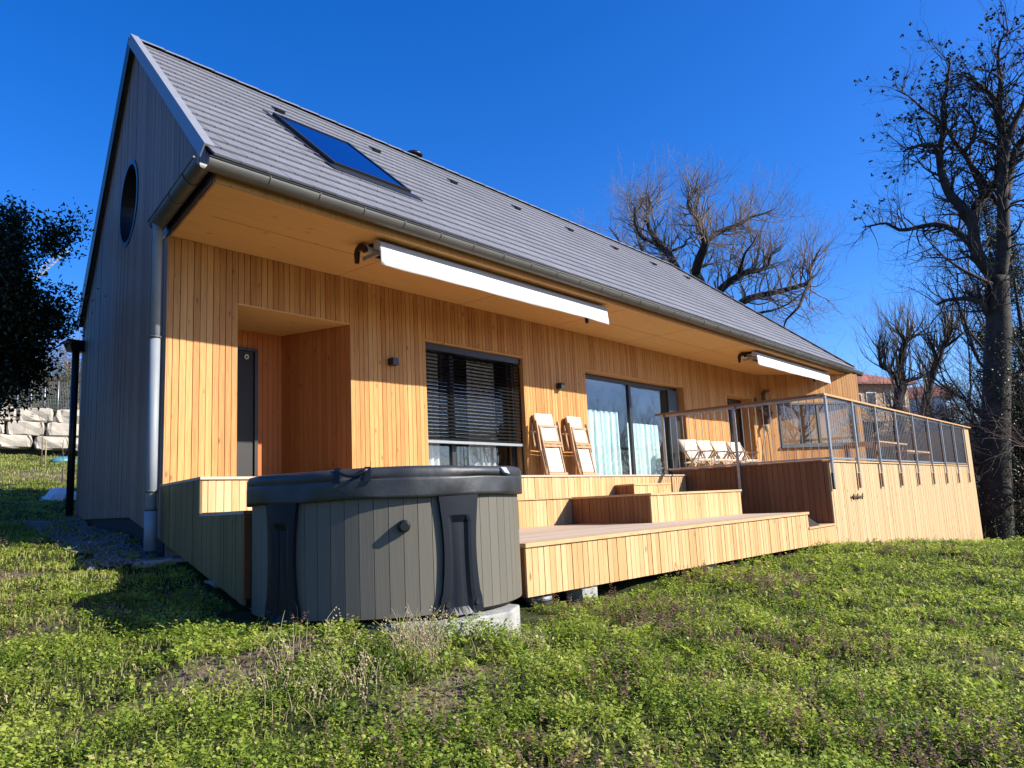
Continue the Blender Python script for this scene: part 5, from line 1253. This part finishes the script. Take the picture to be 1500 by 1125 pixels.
# far houses on the hillside
for i, (px, py, D, w_, h_, lb_) in enumerate(((1338,583,110,7,5,'whitish far house glimpsed between the two small pollards'), (1349,578,125,6,4,'pale far house right of the forked pollard'), (60,573,62,5,2.4,'house with red roof glimpsed above the wire fence'))):
    p = at(px, py, D); r = empty('far_house', (p.x, p.y, p.z-h_), lb_, 'house', 'far houses on the slope'); vd = Vector((p.x, p.y, 0)).normalized(); s_ = Vector((vd.y, -vd.x, 0))
    def fp(u, w, z): return p + s_*u + vd*w + Vector((0,0,z))
    q = MB(); q.hexa([fp(-w_/2,0,-h_-3), fp(w_/2,0,-h_-3), fp(w_/2,6,-h_-3), fp(-w_/2,6,-h_-3)], [fp(-w_/2,0,0), fp(w_/2,0,0), fp(w_/2,6,0), fp(-w_/2,6,0)]); q.build('wall', M['white'] if i < 2 else M['render_wall'], r)
    q = MB(); q.add([fp(-w_/2-.5,-.5,-.1), fp(w_/2+.5,-.5,-.1), fp(w_/2+.5,6.5,-.1), fp(-w_/2-.5,6.5,-.1), fp(-w_/2-.5,3,1.5), fp(w_/2+.5,3,1.5)], [(0,1,5,4),(2,3,4,5),(0,4,3),(1,2,5),(3,2,1,0)]); q.build('roof', M['terracotta'], r)
    for u in (-.28, .08): 
        q = MB(); q.hexa([fp(u*w_,-.06,-h_*.7), fp((u+.2)*w_,-.06,-h_*.7), fp((u+.2)*w_,-.01,-h_*.7), fp(u*w_,-.01,-h_*.7)], [fp(u*w_,-.06,-h_*.25), fp((u+.2)*w_,-.06,-h_*.25), fp((u+.2)*w_,-.01,-h_*.25), fp(u*w_,-.01,-h_*.25)]); q.build('window', M['anthracite'], r)

# ================================================================== GROUND COVER
def outside(x, y):
    """True where plants may grow"""
    ins = (x > gx(y)-.03) & (y > 5.75) & (x < 27.0) & (y < 14.8)
    ins |= (np.hypot(x-TC[0], y-TC[1]) < 1.12)
    ins |= (x > 3.2) & (x < 5.36) & (y > 3.92) & (y < 6)
    ins |= (x > 5.3) & (y > FY+.02) & (y < 15) & (x < 27)
    return ~ins
def scatter(n, r0, r1, p, a0=4, a1=98):
    """polar scatter, density ~ r^-p"""
    u = rg.random(n); e = 2-p
    r = (r0**e + u*(r1**e - r0**e))**(1/e) if abs(e) > 1e-6 else r0*(r1/r0)**u
    az = np.radians(rg.uniform(a0, a1, n)); x = r*np.sin(az); y = r*np.cos(az); k = outside(x, y); return x[k], y[k], r[k]
# broad-leaved weeds: sprigs of small round leaves
M['weed'] = leafmat('weed_leaf', [(0, (.06,.11,.012)), (.3, (.17,.26,.028)), (.6, (.33,.42,.050)), (.85, (.49,.54,.09)), (1, (.60,.53,.19))], .45, .5)
x, y, r = scatter(185000, 1.3, 32, 1.4)
bare = bare_mask(x, y); clump = fnoise(x, y, 1.1, 21); fine = fnoise(x, y, 5.5, 31)
dens = np.clip(.35 + 2.4*(fine-.36), .12, 1)*(1-.9*bare); k = rg.random(len(x)) < dens; x, y, r, clump, fine, bare = [a[k] for a in (x, y, r, clump, fine, bare)]
left = sstep(4.5, 1.5, x - .25*y)*0 + sstep(1.5, 6.5, y - .9*x)      # grassier towards the left
hgt = (.025 + .12*clump*fine*1.8)*(1-.45*left)*(.9+.4*(r < 6)); nl = 9
z = ground_z(x, y); K = len(x); print('sprigs', K)
t = np.tile(np.linspace(.15, 1, nl), K); X = np.repeat(x, nl); Y = np.repeat(y, nl); Zg = np.repeat(z, nl); H = np.repeat(hgt, nl)
sc = np.clip(.66 + .052*np.repeat(r, nl), .6, 2.0)*(1-.3*np.repeat(left, nl))
lean = rg.normal(size=(K, 2))*.35; lx = np.repeat(lean[:, 0], nl)*H; ly = np.repeat(lean[:, 1], nl)*H
ang = rg.uniform(0, 2*np.pi, K*nl); el = rg.uniform(-.1, .75, K*nl)
P = np.stack([X + lx*t + rg.normal(size=K*nl)*.012*sc, Y + ly*t + rg.normal(size=K*nl)*.012*sc, Zg + H*t*rg.uniform(.7, 1.05, K*nl)], 1)
T = np.stack([np.cos(ang)*np.cos(el), np.sin(ang)*np.cos(el), np.sin(el)], 1)
Nn = unit(np.stack([rg.normal(size=K*nl)*.5, rg.normal(size=K*nl)*.5, np.ones(K*nl)], 1))
ln = .021*sc*np.repeat(rg.uniform(.65, 1.5, K), nl)*rg.uniform(.6, 1.35, K*nl)
V = kites(P, T, Nn, ln, ln*np.repeat(np.where(rg.random(K) < .35, .38, .8), nl), .10)
tint = np.clip(np.repeat(.16 + .5*fnoise(x, y, .9, 41) + .75*(fnoise(x, y, 4.0, 43)-.45) + .10*left + rg.normal(size=K)*.12, nl) + .25*(t-.5) + rg.normal(size=K*nl)*.08, 0, 1)
o = fast_mesh('low_weeds', V, 4, tint, M['weed']); tag(o, 'dense carpet of small leafed green weeds', 'weeds', kind='stuff')
# grass blades
def blades(name, n, r0, r1, p, hh, wd, m, densf, tintf, label, cat, a0=4, a1=98, lean_=.5):
    x, y, r = scatter(n, r0, r1, p, a0, a1); k = rg.random(len(x)) < densf(x, y); x, y, r = x[k], y[k], r[k]; K = len(x); z = ground_z(x, y)-.005
    a = rg.uniform(0, 2*np.pi, K); le = rg.uniform(.1, 1, K)*lean_; h = hh*rg.uniform(.5, 1.3, K)*np.clip(.8+.02*r, .8, 1.3); w = wd*np.clip(.6+.10*r, .7, 3.2)*rg.uniform(.7, 1.3, K)
    D_ = np.stack([np.cos(a), np.sin(a), np.zeros(K)], 1); B = np.stack([-np.sin(a), np.cos(a), np.zeros(K)], 1); U = np.array([0, 0, 1.])
    b0 = np.stack([x, y, z], 1); mid = b0 + D_*(h*le*.35)[:, None] + U*(h*.6)[:, None]; tip = b0 + D_*(h*le)[:, None] + U*(h*(1-.35*le))[:, None]; W_ = (B*w[:, None]*.5)
    V = np.stack([b0-W_, b0+W_, mid+W_*.8, tip, mid-W_*.8], 1).reshape(-1, 3)
    o = fast_mesh(name, V, 5, np.clip(tintf(x, y)+rg.normal(size=K)*.12, 0, 1), m); tag(o, label, cat, kind='stuff'); return o
M['grass'] = leafmat('grass_blade', [(0, (.10,.15,.02)), (.5, (.30,.36,.06)), (.8, (.50,.50,.15)), (1, (.62,.54,.27))], .3)
M['straw'] = leafmat('straw', [(0, (.34,.25,.14)), (1, (.62,.50,.32))], .2)
blades('grass', 330000, 1.3, 45, 1.25, .065, .0045, M['grass'], lambda x, y: (.42 + .58*sstep(1.5, 6.5, y-.9*x) + .3*(np.hypot(x, y) > 14))*(1-.75*bare_mask(x, y)), lambda x, y: .30+.45*fnoise(x, y, .8, 61)+.12*sstep(18, 26, y), 'short green grass blades on the slope', 'grass')
blades('dry_grass', 90000, 1.3, 34, 1.3, .05, .0035, M['straw'], lambda x, y: np.clip(1.0*bare_mask(x, y) + .12 + .6*sstep(.5,.7,fnoise(x, y, .9, 71)) + .25*sstep(1.5, 6.5, y-.9*x), 0, 1), lambda x, y: .5+0*x, 'dry straw coloured grass in thin patches', 'dry grass', lean_=1.3)
# tall dry stalks in front of the tub
def stalks(cx, cy, n, h, spread, seed, label):
    rr = random.Random(seed); s = MB()
    for i in range(n):
        x = cx+rr.gauss(0, spread); y = cy+rr.gauss(0, spread*.6)
        if not outside(np.array([x]), np.array([y]))[0]: continue
        z = gz(x, y)-.01; hh = h*rr.uniform(.4, 1.15); a = rr.uniform(0, 6.28); l_ = rr.uniform(.05, .7)
        pts = [Vector((x, y, z)) + Vector((math.cos(a)*l_*hh*t*t, math.sin(a)*l_*hh*t*t, hh*t*(1-.25*l_*t))) for t in (0, .3, .6, .85, 1)]
        s.tube(pts, [.0028, .0024, .002, .0015, .001], 3, False)
        if rr.random() < .35:
            for k_ in range(rr.randint(3, 6)):
                p = pts[-1] + Vector((rr.gauss(0,.012), rr.gauss(0,.012), -rr.uniform(0, .09))); e = rr.uniform(.003,.0065); s.add([p+Vector((e,0,0)), p+Vector((0,e,e)), p-Vector((e,0,0)), p-Vector((0,e,e))], [(0,1,2,3)])
    o = s.build('dry_stalks', M['rope']); tag(o, label, 'dry stalks', kind='stuff')
p = at(608, 930, 4.9); stalks(p.x, p.y, 150, .32, .10, 1, 'tall pale dry weed stalks in front of the tub pillar')
p = at(430, 925, 5.0); stalks(p.x, p.y, 26, .24, .16, 2, 'scattered seed stalks before the shaded side of the tub')
p = at(500, 960, 4.6); stalks(p.x, p.y, 260, .15, .28, 3, 'flattened dry stalks in the grass below the tub')
p = at(770, 905, 5.5); stalks(p.x, p.y, 40, .16, .10, 4, 'dry stalks beside the screw footing')
p = at(1400, 800, 25); stalks(p.x, p.y, 60, .7, .9, 5, 'dry weeds at the far foot of the terrace wall')
# purple dead-nettle spikes
M['nettle'] = leafmat('purple_nettle_leaf', [(0, (.14,.12,.04)), (.5, (.22,.13,.085)), (.8, (.28,.15,.14)), (1, (.38,.19,.27))], .3)
x, y, r = scatter(70000, 1.4, 20, 1.2, 14, 96)
pm = sstep(.46, .64, fnoise(x, y, .8, 81))*(.35+.65*sstep(.4,.6,fnoise(x, y, 3.0, 82)))*(.25+.75*sstep(1.0, 3.0, x-.25*y)); k = rg.random(len(x)) < pm*.34; x, y, r = x[k], y[k], r[k]; K = len(x); nl = 16; print('nettles', K)
z = ground_z(x, y); t = np.tile(np.linspace(.45, 1, nl), K); h = np.repeat(rg.uniform(.09, .18, K), nl); lean = np.repeat(rg.normal(size=(K, 2))*.25, nl, 0)
ang = np.tile(np.arange(nl)*1.57, K) + np.repeat(rg.uniform(0, 6.28, K), nl) + rg.normal(size=K*nl)*.3; el = rg.uniform(-.5, .15, K*nl)
P = np.stack([np.repeat(x, nl)+lean[:, 0]*h*t, np.repeat(y, nl)+lean[:, 1]*h*t, np.repeat(z, nl)+h*t], 1)
T = np.stack([np.cos(ang)*np.cos(el), np.sin(ang)*np.cos(el), np.sin(el)], 1); ln = (.024*(1.35-.75*t))*np.repeat(np.clip(.8+.05*r, .8, 1.5), nl)*rg.uniform(.8, 1.2, K*nl)
V = kites(P, T, unit(np.stack([rg.normal(size=K*nl)*.3, rg.normal(size=K*nl)*.3, np.ones(K*nl)], 1)), ln, ln*.85, .06)
o = fast_mesh('purple_nettles', V, 4, np.clip(.1+.6*(t-.45)/.55 + rg.normal(size=K*nl)*.15, 0, 1), M['nettle']); tag(o, 'purple brown dead nettle spikes in patches', 'nettles', kind='stuff')
# scattered weeds of other kinds: plantain rosettes with long leaves
x, y, r = scatter(9000, 1.5, 14, 1.2); k = rg.random(len(x)) < sstep(.45,.6,fnoise(x, y, 1.3, 91))*.22; x, y, r = x[k], y[k], r[k]; K = len(x); nl = 9
ang = np.tile(np.arange(nl)*2.4, K)+np.repeat(rg.uniform(0,6.28,K), nl); el = rg.uniform(.25, 1.0, K*nl); sz = np.repeat(rg.uniform(.05, .11, K), nl)*rg.uniform(.7,1.1,K*nl)
P = np.stack([np.repeat(x, nl), np.repeat(y, nl), np.repeat(ground_z(x, y), nl)+.02], 1); T = np.stack([np.cos(ang)*np.cos(el), np.sin(ang)*np.cos(el), np.sin(el)], 1)
V = kites(P, T, unit(np.stack([0*ang+.01, 0*ang, 0*ang+1], 1)), sz, sz*.28, .12)
o = fast_mesh('broad_weeds', V, 4, np.clip(np.repeat(rg.uniform(.25,.75,K), nl)+rg.normal(size=K*nl)*.06, 0, 1), M['weed']); tag(o, 'tufts of longer leaved weeds among the small leaves', 'weeds', kind='stuff')
# small fallen stick in the foreground
p = at(335, 1112, 3.4); q = MB(); q.tube([(p.x-.07,p.y+.03,gz(p.x,p.y)+.10),(p.x,p.y,gz(p.x,p.y)+.11),(p.x+.07,p.y-.05,gz(p.x,p.y)+.09)], [.007,.009,.005], 6); tag(q.build('stick', M['rope']), 'short pale stick lying in the weeds at the bottom edge', 'stick')
print('objects', len(C.objects))
